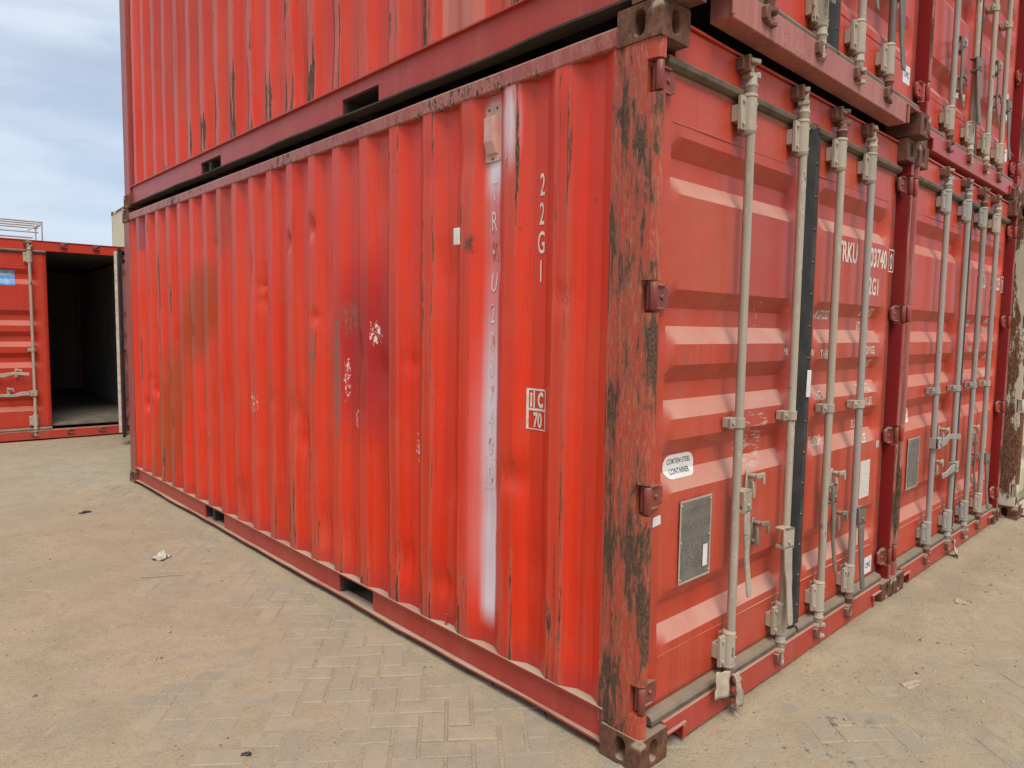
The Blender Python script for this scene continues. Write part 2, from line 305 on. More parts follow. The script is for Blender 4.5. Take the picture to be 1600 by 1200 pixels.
# ------------------------------------------------------------------ ground materials
def sand_mat():
    g = G('sand'); c = g.co()
    a = g.noise(c, 1.3, 6, .62); b = g.noise(c, 11, 5, .65); f = g.noise(c, 260, 2, .6); s = g.noise(c, 90, 2, .5)
    k = g.mix(g.ramp(a, .34, .66), (.345, .282, .192), (.39, .308, .198))
    k = g.mix(g.ramp(g.noise(g.vec(c, (1, 1, 1), (9, 3, 1)), 1.9, 6, .66), .46, .64, 0, .8), k, (.300, .250, .172))
    k = g.mix(g.ramp(g.noise(g.vec(c, (1, 1, 1), (2, 7, 1)), 4.5, 7, .7, .5), .54, .70, 0, .65), k, (.235, .182, .112))  # dark dirty patches, also painting in shade that the low relief lacks
    k = g.mix(g.ramp(b, .42, .72, 0, .6), k, (.335, .272, .178))
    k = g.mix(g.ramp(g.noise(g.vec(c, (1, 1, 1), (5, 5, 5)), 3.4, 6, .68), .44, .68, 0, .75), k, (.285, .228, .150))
    k = g.mix(g.ramp(g.noise(c, 26, 5, .72), .54, .68, 0, .6), k, (.24, .188, .122))  # small darker patches put relief shading into the sand colour
    k = g.mix(g.ramp(f, .38, .62, 0, .5), k, (.49, .385, .25))
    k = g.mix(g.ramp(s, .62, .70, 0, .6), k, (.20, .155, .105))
    k = g.mix(g.ramp(g.noise(c, 150, 1, .5), .76, .79, 0, .7), k, (.52, .46, .36))
    bp = g.add(g.mul(f, .5), g.add(g.mul(s, .6), g.mul(b, 1.6)))
    return g.finish(k, .95, 0, bp, .8, .006, .15)
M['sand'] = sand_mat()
def paver_mat():
    g = G('dusty_concrete_paver'); c = g.co()
    oi = g.t.nodes.new('ShaderNodeObjectInfo').outputs['Random']
    geo = g.t.nodes.new('ShaderNodeNewGeometry'); pos = geo.outputs['Position']
    rnd = g.math('FRACT', g.add(oi, g.attr('tone')))
    k = g.mix(rnd, (.295, .252, .182), (.235, .210, .162))
    d = g.noise(pos, 4.5, 5, .65); d2 = g.noise(pos, 24, 5, .7); f = g.noise(pos, 240, 2, .6)
    k = g.mix(g.ramp(d2, .42, .7, 0, .55), k, (.32, .262, .178))
    k = g.mix(g.ramp(d, .42, .64, 0, .8), k, (.375, .298, .195))
    k = g.mix(g.ramp(f, .38, .62, 0, .6), k, (.45, .365, .25))
    k = g.mix(g.ramp(g.noise(pos, 130, 1, .5), .70, .75, 0, .55), k, (.14, .12, .09))
    # worn bluish paint left on a few stones by the door corner
    X, Y, Z = g.xyz(pos)
    bl = g.mul(blob(g, X, Y, .62, -.36, .42, .16, soft=(.5, 1.1)), g.ramp(g.noise(pos, 9, 5, .7), .55, .62, 0, .85))
    k = g.mix(bl, k, (.085, .105, .105))
    bp = g.add(g.mul(f, .5), g.mul(d2, 1.5))
    return g.finish(k, .92, 0, bp, .5, .003, .25)
M['paver'] = paver_mat()

# ------------------------------------------------------------------ geometry helper
class MB:
    def __init__(s): s.v = []; s.f = []
    def add(s, vs, fs):
        o = len(s.v); s.v += [tuple(x) for x in vs]; s.f += [tuple(i + o for i in f) for f in fs]; return s
    def box(s, x0, x1, y0, y1, z0, z1):
        v = [(x, y, z) for z in (z0, z1) for y in (y0, y1) for x in (x0, x1)]
        return s.add(v, [(0, 2, 3, 1), (4, 5, 7, 6), (0, 1, 5, 4), (2, 6, 7, 3), (0, 4, 6, 2), (1, 3, 7, 5)])
    def tube(s, p0, p1, r0, r1=None, n=12, caps=True):
        r1 = r0 if r1 is None else r1
        p0, p1 = Vector(p0), Vector(p1); d = (p1 - p0).normalized()
        a = Vector((1, 0, 0)) if abs(d.x) < .9 else Vector((0, 1, 0))
        u = d.cross(a).normalized(); q = d.cross(u)
        v = []
        for p, r in ((p0, r0), (p1, r1)):
            for i in range(n):
                t = 2 * math.pi * i / n; v.append(p + (u * math.cos(t) + q * math.sin(t)) * r)
        f = [(i, (i + 1) % n, n + (i + 1) % n, n + i) for i in range(n)]
        if caps: f += [tuple(range(n - 1, -1, -1)), tuple(range(n, 2 * n))]
        return s.add(v, f)
    def lathe(s, x, y, prof, n=14):
        """profile of (z, r) around a vertical axis"""
        v = [(x + r * math.cos(2 * math.pi * i / n), y + r * math.sin(2 * math.pi * i / n), z) for z, r in prof for i in range(n)]
        k = len(prof)
        f = [(j * n + i, j * n + (i + 1) % n, (j + 1) * n + (i + 1) % n, (j + 1) * n + i) for j in range(k - 1) for i in range(n)]
        f += [tuple(range(n - 1, -1, -1)), tuple(range((k - 1) * n, k * n))]
        return s.add(v, f)
    def prism(s, poly, a0, a1, axis='z'):
        n = len(poly)
        def P(p, a): return {'z': (p[0], p[1], a), 'y': (p[0], a, p[1]), 'x': (a, p[0], p[1])}[axis]
        v = [P(p, a0) for p in poly] + [P(p, a1) for p in poly]
        f = [(i, (i + 1) % n, n + (i + 1) % n, n + i) for i in range(n)] + [tuple(range(n - 1, -1, -1)), tuple(range(n, 2 * n))]
        return s.add(v, f)
    def mesh(s, name, bevel=0.0, smooth=False, wear=None, recalc=True, seg=1):
        bm = bmesh.new()
        vs = [bm.verts.new(p) for p in s.v]
        for f in s.f:
            try: bm.faces.new([vs[i] for i in f])
            except ValueError: pass
        if recalc: bmesh.ops.recalc_face_normals(bm, faces=bm.faces[:])
        if bevel:
            es = [e for e in bm.edges if len(e.link_faces) == 2 and e.calc_face_angle(0) > .5]
            bmesh.ops.bevel(bm, geom=es, offset=bevel, segments=seg, affect='EDGES', profile=.6, clamp_overlap=True)
        me = bpy.data.meshes.new(name); bm.to_mesh(me); bm.free()
        if smooth:
            for p in me.polygons: p.use_smooth = True
            me.set_sharp_from_angle(angle=R(38))
        if wear is not None:
            at = me.attributes.new('wear', 'FLOAT', 'POINT'); at.data.foreach_set('value', wear)
        return me

def link(name, me, mat, parent=None, loc=(0, 0, 0), rot=(0, 0, 0)):
    if mat is not None and not me.materials: me.materials.append(mat)
    o = bpy.data.objects.new(name, me); COL.objects.link(o)
    if mat is not None and me.materials[0] != mat:
        o.material_slots[0].link = 'OBJECT'; o.material_slots[0].material = mat
    o.location = loc; o.rotation_euler = rot
    if parent: o.parent = parent
    return o
def tag(o, label, cat, group=None):
    o['label'] = label; o['category'] = cat
    if group: o['group'] = group
    return o
def empty(name, loc, rz=0):
    o = bpy.data.objects.new(name, None); COL.objects.link(o); o.location = loc; o.rotation_euler = (0, 0, rz); o.empty_display_size = .2; return o

# value noise with numpy for mesh relief
_rng = np.random.RandomState(3); _tab = _rng.rand(256, 256)
def vnoise(x, y, s=1.0, oct_=3, seed=0):
    x = np.asarray(x, float) * s + seed * 17.3; y = np.asarray(y, float) * s + seed * 9.1
    t = 0; a = 1.0; tot = 0
    for k in range(oct_):
        xi = np.floor(x).astype(int); yi = np.floor(y).astype(int); fx = x - xi; fy = y - yi
        fx = fx * fx * (3 - 2 * fx); fy = fy * fy * (3 - 2 * fy)
        T = lambda i, j: _tab[(i + 13 * k) % 256, (j + 29 * k) % 256]
        v = (T(xi, yi) * (1 - fx) + T(xi + 1, yi) * fx) * (1 - fy) + (T(xi, yi + 1) * (1 - fx) + T(xi + 1, yi + 1) * fx) * fy
        t = t + a * v; tot += a; a *= .5; x = x * 2.03; y = y * 2.03
    return t / tot - .5
def n1(x, seed=0): return float(vnoise(x, 0.37, 1, 3, seed))
def grid_mesh(name, V, nu, nv, wear=None, flip=False, smooth=True, sharp=30):
    idx = np.arange(nu * nv).reshape(nu, nv)
    q = np.stack([idx[:-1, :-1], idx[1:, :-1], idx[1:, 1:], idx[:-1, 1:]], -1).reshape(-1, 4)
    if flip: q = q[:, ::-1]
    me = bpy.data.meshes.new(name)
    me.vertices.add(nu * nv); me.vertices.foreach_set('co', np.ascontiguousarray(V, dtype=np.float32).ravel())
    me.loops.add(q.size); me.loops.foreach_set('vertex_index', np.ascontiguousarray(q, dtype=np.int32).ravel())
    me.polygons.add(len(q)); me.polygons.foreach_set('loop_start', np.arange(0, q.size, 4, dtype=np.int32))
    me.update(calc_edges=True)
    if wear is not None:
        at = me.attributes.new('wear', 'FLOAT', 'POINT'); at.data.foreach_set('value', np.ascontiguousarray(wear, dtype=np.float32).ravel())
    if smooth:
        for p in me.polygons: p.use_smooth = True
        if sharp: me.set_sharp_from_angle(angle=R(sharp))
    return me

# ------------------------------------------------------------------ text
def text_mesh(body, size, sx=.62, bold=0.0, align='LEFT', spacing=1.0):
    cu = bpy.data.curves.new('t', 'FONT'); cu.body = body; cu.size = size; cu.align_x = align; cu.space_character = spacing
    cu.offset = bold; cu.resolution_u = 3
    ob = bpy.data.objects.new('t', cu); COL.objects.link(ob)
    dg = bpy.context.evaluated_depsgraph_get()
    me = bpy.data.meshes.new_from_object(ob.evaluated_get(dg))
    bpy.data.objects.remove(ob); bpy.data.curves.remove(cu)
    for v in me.vertices: v.co.x *= sx
    return me
def drape(me, u0, w0, surf, plane, cuts_u=(), cuts_w=(), flipu=False, off=.0012, slant=0.0):
    """place flat text (x,y) at (u0,w0) on a relief: plane 'front' -> (u, surf(u,w), w), 'side' -> (surf(u), u, w)"""
    bm = bmesh.new(); bm.from_mesh(me)
    for v in bm.verts:
        x, y = v.co.x, v.co.y; v.co = Vector((u0 + (-x if flipu else x), w0 + y, 0))
    for c in cuts_u: bmesh.ops.bisect_plane(bm, geom=bm.verts[:] + bm.edges[:] + bm.faces[:], plane_co=(c, 0, 0), plane_no=(1, 0, 0))
    for c in cuts_w: bmesh.ops.bisect_plane(bm, geom=bm.verts[:] + bm.edges[:] + bm.faces[:], plane_co=(0, c, 0), plane_no=(0, 1, 0))
    for v in bm.verts:
        u, w_ = v.co.x, v.co.y
        v.co = Vector((u, surf(u, w_) - off, w_)) if plane == 'front' else Vector((surf(u, w_) - off, u, w_))
    bm.to_mesh(me); bm.free(); me.update(); return me

# ------------------------------------------------------------------ container geometry
W, LEN, H = 2.438, 6.058, 2.591
PIT = .274
def prof(y, phase=.775):
    """x of the corrugated side sheet at length y"""
    t = (y - (phase - .034)) % PIT
    if t < .068: return .012 + .036 * t / .068
    if t < .138: return .048
    if t < .206: return .048 - .036 * (t - .138) / .068
    return .012
def breaks(phase, y0, y1, sub=1):
    b = set([y0, y1]); k0 = int((y0 - phase) / PIT) - 2
    for k in range(k0, k0 + 28):
        s = phase - .034 + k * PIT
        for q in (0, .068, .138, .206):
            if y0 < s + q < y1: b.add(round(s + q, 5))
    b = sorted(b); out = []
    for a, c in zip(b[:-1], b[1:]):
        out += [a + (c - a) * i / sub for i in range(sub)]
    return out + [b[-1]]
def side_wall(name, phase, hi, dents=(), seed=0, wearfn=None, zb=.1665):
    ys = np.array(breaks(phase, .19, 5.872, 4 if hi else 1)); zs = np.linspace(zb, 2.488, 110 if hi else 3)
    px = np.array([prof(y, phase) for y in ys])
    Y, Z = np.meshgrid(ys, zs, indexing='ij'); X = np.repeat(px[:, None], len(zs), 1)
    wear = np.zeros_like(X)
    if hi:
        fade = np.clip(np.minimum(Z - .166, 2.488 - Z) / .15, 0, 1)
        X = X + fade * (.010 * vnoise(Y, Z, 1.3, 3, seed) + .010 * vnoise(Y, Z, 4.5, 2, seed + 4) * (vnoise(Y, Z, .9, 2, seed + 7) + .5))
        for (y, z, ry, rz, a) in dents:
            X = X + a * np.exp(-(((Y - y) / ry) ** 2 + ((Z - z) / rz) ** 2))
        t = (ys - (phase - .034)) % PIT
        dcorner = np.minimum.reduce([np.abs(t), np.abs(t - PIT), np.abs(t - .206)])
        wr = np.clip(1 - dcorner / .02, 0, 1) * .75 + ((t > .206) * .45)
        wear = np.repeat(wr[:, None], len(zs), 1) * (.55 + .9 * np.clip(vnoise(Y, Z, 1.6, 2, seed + 2) + .3, 0, 1))
        wear = wear + .35 * np.clip(1 - (Z - .166) / .35, 0, 1) * (wr[:, None] > .05)
        if wearfn is not None: wear = wear + wearfn(Y, Z, wr[:, None])
    V = np.stack([X, Y, Z], -1)
    return grid_mesh(name, V, len(ys), len(zs), wear, flip=True, sharp=22)

REC = [(2.205, 2.14, 2.075, 2.01), (1.68, 1.615, 1.55, 1.485), (1.41, 1.345, 1.28, 1.215), (1.14, 1.078, 1.015, .945), (.585, .52, .445, .385)]
DZ0, DZ1, DY = .155, 2.418, .060
XS = 1.243                      # where the two doors meet
DOORX = {'L': (.085, XS - .006), 'R': (XS + .006, 2.315)}
def dsurf(side):
    x0, x1 = DOORX[side]
    a, b = (x0 + .075, x1 - .10) if side == 'L' else (x0 + .10, x1 - .06)
    def f(x, z):
        tx = min((x - a) / .04, (b - x) / .04, 1.0); tz = 0.0
        for (t0, t1, t2, t3) in REC:
            if t3 < z < t0: tz = min((t0 - z) / (t0 - t1), (z - t3) / (t2 - t3), 1.0)
        return DY + .042 * max(0.0, min(tx, tz))
    return f, a, b
DCUTS = [z for r in REC for z in r]
def lin(pts, sub):
    o = []
    for a, c in zip(pts[:-1], pts[1:]):
        n = max(1, int(round((c - a) / sub))); o += [a + (c - a) * i / n for i in range(n)]
    return o + [pts[-1]]
def door_mesh(side, seed, hi=True):
    f, a, b = dsurf(side); x0, x1 = DOORX[side]
    xs = lin(sorted([x0, a, a + .04, b - .04, b, x1]), .045 if hi else .5)
    zs = lin(sorted([DZ0, DZ1] + DCUTS), .04 if hi else .5)
    X, Z = np.meshgrid(xs, zs, indexing='ij')
    Y = np.array([[f(x, z) for z in zs] for x in xs])
    if hi: Y = Y + .006 * vnoise(X, Z, 3.5, 3, seed) * np.clip(np.minimum(np.minimum(X - x0, x1 - X), np.minimum(Z - DZ0, DZ1 - Z)) / .1, 0, 1)
    nu, nv = len(xs), len(zs)
    V = np.stack([X, Y, Z], -1)
    me = grid_mesh('door', V, nu, nv, flip=False, sharp=25)
    bm = bmesh.new(); bm.from_mesh(me)
    # folded edges and a back sheet, so that the leaf has its real thickness
    be = [e for e in bm.edges if e.is_boundary]
    r = bmesh.ops.extrude_edge_only(bm, edges=be)
    nv_ = [g_ for g_ in r['geom'] if isinstance(g_, bmesh.types.BMVert)]
    for v in nv_: v.co.y = .118
    ne = [g_ for g_ in r['geom'] if isinstance(g_, bmesh.types.BMEdge) and g_.is_boundary]
    bmesh.ops.contextual_create(bm, geom=ne)
    bm.to_mesh(me); bm.free()
    return me
CACHE = {}
def cached(key, fn):
    if key not in CACHE: CACHE[key] = fn()
    return CACHE[key]

def casting_mesh(sx, sy):
    """corner casting with oval apertures in its two outer faces; sx, sy = -1 outer faces at low x / low y"""
    bx, by, bz = .162, .178, .118
    m = MB(); n = 20
    def oval(cu, cw, ru, rw):
        pts = []
        for i in range(n):
            t = 2 * math.pi * (i + .5) / n; c_, s_ = math.cos(t), math.sin(t)
            pts.append((cu + ru * math.copysign(abs(c_) ** .8, c_), cw + rw * math.copysign(abs(s_) ** .62, s_)))
        return pts
    def rect(cu, cw, hu, hw):
        pts = []
        for i in range(n):
            t = 2 * math.pi * (i + .5) / n; c_, s_ = math.cos(t), math.sin(t); k = min(hu / max(abs(c_), 1e-6), hw / max(abs(s_), 1e-6))
            pts.append((cu + c_ * k, cw + s_ * k))
        # snap the nearest sample to each corner
        for su in (-1, 1):
            for sw in (-1, 1):
                q = (cu + su * hu, cw + sw * hw)
                j = min(range(n), key=lambda i: (pts[i][0] - q[0]) ** 2 + (pts[i][1] - q[1]) ** 2); pts[j] = q
        return pts
    def face(hu, hw, ru, rw, P, depth=.10):
        o = rect(hu, hw, hu, hw); i_ = oval(hu, hw, ru, rw)
        v = [P(u, w_, 0) for u, w_ in o] + [P(u, w_, 0) for u, w_ in i_] + [P(u, w_, depth) for u, w_ in i_]
        f = [(i, (i + 1) % n, n + (i + 1) % n, n + i) for i in range(n)] + [(n + i, n + (i + 1) % n, 2 * n + (i + 1) % n, 2 * n + i) for i in range(n)]
        f.append(tuple(range(2 * n, 3 * n)))
        m.add(v, f)
    fx = (lambda x: x) if sx < 0 else (lambda x: bx - x)
    fy = (lambda y: y) if sy < 0 else (lambda y: by - y)
    face(by / 2, bz / 2, .023, .041, lambda u, w_, d: (fx(d), fy(u), w_))       # long side
    face(bx / 2, bz / 2, .021, .039, lambda u, w_, d: (fx(u), fy(d), w_))       # end
    q = [(fx(0), fy(0)), (fx(bx), fy(0)), (fx(bx), fy(by)), (fx(0), fy(by))]
    m.add([(*p, 0) for p in q] + [(*p, bz) for p in q], [(0, 1, 2, 3), (4, 5, 6, 7), (1, 2, 6, 5), (2, 3, 7, 6)])
    bm = bmesh.new(); vs = [bm.verts.new(p) for p in m.v]
    for f in m.f: bm.faces.new([vs[i] for i in f])
    bmesh.ops.remove_doubles(bm, verts=bm.verts[:], dist=1e-5)
    bmesh.ops.recalc_face_normals(bm, faces=bm.faces[:])
    es = [e for e in bm.edges if len(e.link_faces) == 2 and e.calc_face_angle(0) > .9]
    bmesh.ops.bevel(bm, geom=es, offset=.006, segments=2, affect='EDGES', profile=.5, clamp_overlap=True)
    me = bpy.data.meshes.new('corner_casting'); bm.to_mesh(me); bm.free()
    for p in me.polygons: p.use_smooth = True
    me.set_sharp_from_angle(angle=R(40)); return me

HZ = (2.355, 1.645, .958, .252)      # hinge heights
def post_mesh(right):
    fx = (lambda x: W - x) if right else (lambda x: x)
    m = MB()
    front = [(.012, .200), (.012, .152), (.006, .146), (.006, .034), (.009, .018), (.017, .008), (.028, .004), (.038, .004), (.042, .010), (.042, .094), (.042, .200)]
    notch = [(.012, .200), (.012, .152), (.006, .146), (.006, .056), (.030, .058), (.042, .060), (.042, .094), (.042, .200)]
    zs = [.116]
    for h in sorted(HZ): zs += [h - .054, h + .054]
    zs.append(2.475)
    for i in range(len(zs) - 1):
        pl = notch if i % 2 else front
        nseg = 1 if i % 2 else 8
        for k in range(nseg):
            a = zs[i] + (zs[i + 1] - zs[i]) * k / nseg; b = zs[i] + (zs[i + 1] - zs[i]) * (k + 1) / nseg
            n = len(pl)
            def pt(p, z):
                x, y = p
                j = .004 * n1(z * 3.1 + y * 9, 3 if right else 1) if y < .19 and .12 < z < 2.47 else 0
                return (fx(x + j), y + (.005 * n1(z * 2.7, 5) if y < .05 and .12 < z < 2.47 else 0), z)
            v = [pt(p, a) for p in pl] + [pt(p, b) for p in pl]
            f = [(j, (j + 1) % n, n + (j + 1) % n, n + j) for j in range(n)]
            if k == 0: f.append(tuple(range(n)))
            if k == nseg - 1: f.append(tuple(range(n, 2 * n)))
            m.add(v, f)
    bm = bmesh.new(); vs = [bm.verts.new(p) for p in m.v]
    for f in m.f: bm.faces.new([vs[i] for i in f])
    bmesh.ops.remove_doubles(bm, verts=bm.verts[:], dist=1e-6); bmesh.ops.recalc_face_normals(bm, faces=bm.faces[:])
    me = bpy.data.meshes.new('corner_post'); bm.to_mesh(me); bm.free()
    y = np.array([v.co.y for v in me.vertices])
    z = np.array([v.co.z for v in me.vertices])
    wv = (np.where(y < .03, .45, np.where(y > .135, 1.0, .1)) + .75 * np.exp(-((z - .62) / .35) ** 2) * (y < .08) + .3 * np.clip(.5 - z, 0, 1)).astype(np.float32)
    at = me.attributes.new('wear', 'FLOAT', 'POINT'); at.data.foreach_set('value', wv)
    for p in me.polygons: p.use_smooth = True
    me.set_sharp_from_angle(angle=R(30)); return me
def inner_post_mesh(right):
    m = MB(); zs = [.12]
    for h in sorted(HZ): zs += [h - .054, h + .054]
    zs.append(2.47)
    for i in range(len(zs) - 1):
        yf = .0575 if i % 2 else .013
        m.prism([((W - x_) if right else x_, y_) for x_, y_ in ((.0428, yf), (.0485, yf), (.0485, .092), (.0428, .092))], zs[i], zs[i + 1])
    x0, x1 = ((.0428, .16) if not right else (W - .16, W - .0428)); m.box(x0, x1, .0925, .20, .12, 2.47)
    return m.mesh('inner_post', recalc=True)
def hinge_mesh(right):
    s = -1 if right else 1; X = (lambda x: W - x) if right else (lambda x: x)
    m = MB(); m.tube((X(.026), .018, -.046), (X(.026), .018, .046), .0135, n=12)
    pl = [(X(.026), -.044), (X(.085), -.048), (X(.140), -.030), (X(.140), .030), (X(.085), .048), (X(.026), .044)]
    m.prism(pl, .036, .050, 'y')
    for z0, z1 in ((-.043, -.035), (.035, .043)): m.box(min(X(.055), X(.110)), max(X(.055), X(.110)), .028, .040, z0, z1)
    m.tube((X(.098), .038, 0), (X(.098), .030, 0), .009, n=8)
    return m.mesh('hinge', bevel=.002, smooth=True)
# rod hardware, all around a vertical rod axis at the origin
def bracket_mesh(up):
    m = MB(); m.lathe(0, 0, [(-.062, .0275), (.062, .0275)], 14)
    m.lathe(0, 0, [(.062, .030), (.070, .030), (.076, .026)] if up else [(-.076, .026), (-.070, .030), (.062 - .124, .030)], 14)
    m.lathe(0, 0, [(-.078, .024), (-.064, .0295)] if up else [(.064, .0295), (.078, .024)], 14)
    m.box(-.064, .0, -.002, .012, -.062, .062); m.box(-.062, .0, .012, .040, -.030, .030); m.box(-.008, .034, .016, .045, -.060, .060)
    for z in (-.042, .042):
        m.tube((-.047, .0, z), (-.047, -.010, z), .009, n=6)
        m.tube((.024, -.014, z), (.030, -.018, z), .006, n=6)
    return m.mesh('rod_bracket', bevel=.0015, smooth=True)
def cam_mesh(up):
    """rod end with its claw, pointing up or down from the bracket"""
    k = 1 if up else -1; m = MB()
    pr_ = [(.070, .0225), (.098, .0225), (.101, .027), (.108, .027), (.112, .0215), (.140, .0215)]
    pr_ = [(k * z, r) for z, r in pr_]
    m.lathe(0, 0, pr_ if up else pr_[::-1], 12)
    a, b = sorted((k * .132, k * .150)); m.box(-.026, .030, -.020, .026, a, b)
    a, b = sorted((k * .150, k * .196)); m.box(-.024, -.002, -.016, .022, a, b)
    a, b = sorted((k * .186, k * .203)); m.box(-.026, .028, -.020, .020, a, b)
    m.box(.018, .034, -.014, .014, min(k * .140, k * .158), max(k * .140, k * .158))
    return m.mesh('cam', bevel=.003, smooth=True)
def keeper_mesh():
    m = MB(); m.box(-.048, -.028, -.026, .034, -.030, .030); m.box(-.040, .018, -.004, .030, -.032, -.014)
    m.box(-.040, .016, -.004, .030, .016, .032); m.box(-.062, -.040, -.008, .034, -.022, .022)
    m.tube((-.036, -.024, 0), (-.010, -.034, .004), .010, .006, n=8)
    return m.mesh('keeper', bevel=.005, smooth=True)
def guide_mesh():
    m = MB(); m.lathe(0, 0, [(-.020, .0235), (.020, .0235)], 14)
    m.box(-.056, .0, .002, .012, -.021, .021); m.box(-.05, .034, .012, .045, -.019, .019)
    m.tube((-.042, .004, 0), (-.042, -.006, 0), .009, n=6)
    return m.mesh('rod_guide', bevel=.0015, smooth=True)
def handle_mesh():
    """flat lever along +x from its hub on the rod, cranked towards the grip"""
    m = MB()
    m.box(-.030, .062, -.036, -.024, -.036, .036); m.box(-.030, -.020, -.036, .018, -.034, .034); m.box(.046, .062, -.036, .01, -.034, .034)
    m.tube((.030, -.030, 0), (.030, -.044, 0), .010, n=6)
    path = [(.03, -.030, 0, .026), (.14, -.034, 0, .026), (.20, -.030, .016, .021), (.24, -.028, .022, .017), (.38, -.048, .010, .019), (.40, -.050, .009, .015)]
    v = []; f = []
    for (x, y, z, hw) in path: v += [(x, y - .005, z - hw), (x, y + .005, z - hw), (x, y + .005, z + hw), (x, y - .005, z + hw)]
    for i in range(len(path) - 1):
        for j in range(4): f.append((i * 4 + j, i * 4 + (j + 1) % 4, i * 4 + 4 + (j + 1) % 4, i * 4 + 4 + j))
    f += [(0, 1, 2, 3), tuple(range(len(v) - 4, len(v)))[::-1]]
    m.add(v, f)
    return m.mesh('handle', bevel=.0025, smooth=True)
def catch_mesh():
    m = MB(); m.prism([(-.020, -.060), (.020, -.060), (.024, .010), (.012, .060), (-.012, .060), (-.020, .010)], .0, .010, 'y')
    m.tube((0, .002, .040), (0, -.040, .040), .012, n=10); m.box(-.013, .055, -.046, -.034, .030, .052)
    m.box(.040, .056, -.046, -.036, .0, .034); m.tube((0, .002, -.038), (0, -.018, -.038), .011, n=8); m.box(-.012, .012, -.028, -.016, -.052, .02)
    return m.mesh('handle_catch', bevel=.003, smooth=True)

def bottom_rail_meshes(ptop, seed, zt=.1655, zl=.0435):
    """web pieces between the fork pockets, one top flange, one bent bottom lip"""
    pockets = [(1.735, 2.085), (3.755, 4.130)]
    m = MB(); y = .176; edges = []
    for a, b in pockets: edges.append((y, a)); y = b
    edges.append((y, 5.882))
    for a, b in edges: m.box(.026, .034, a, b, zl + .0005, zt - .0075)
    if ptop < zt - .008:
        for a, b in pockets: m.box(.026, .034, a - .0005, b + .0005, ptop, zt - .0075)
    web = m.mesh('bottom_rail', bevel=0); pk = []
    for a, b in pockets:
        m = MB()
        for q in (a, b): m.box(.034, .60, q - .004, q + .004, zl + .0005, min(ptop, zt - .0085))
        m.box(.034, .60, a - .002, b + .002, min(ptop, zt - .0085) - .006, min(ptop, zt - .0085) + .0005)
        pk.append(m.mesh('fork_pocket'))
    ys = np.linspace(.174, 5.884, 180)
    def strip(zt, thick, out, xin, amp, sd):
        wob = amp * vnoise(ys, ys * 0 + .4, 2.2, 3, sd); dz = amp * .55 * vnoise(ys, ys * 0 + 3.4, 1.9, 3, sd + 3)
        rows = [(np.full_like(ys, xin), np.full_like(ys, zt)), (out + .012 + wob * 0, np.full_like(ys, zt)), (out + wob, zt + dz), (out + wob, zt - thick + dz), (np.full_like(ys, xin), np.full_like(ys, zt - thick))]
        V = np.stack([np.stack([r[0] + 0 * ys, ys, r[1] + 0 * ys], -1) for r in rows], 0)
        return grid_mesh('rail_flange', V, 5, len(ys), flip=False, sharp=35)
    top = strip(zt, .0075, .007, .075, .004, seed)
    lip = strip(zl, .009, .002, .075, .020, seed + 11)
    return web, top, lip, pk

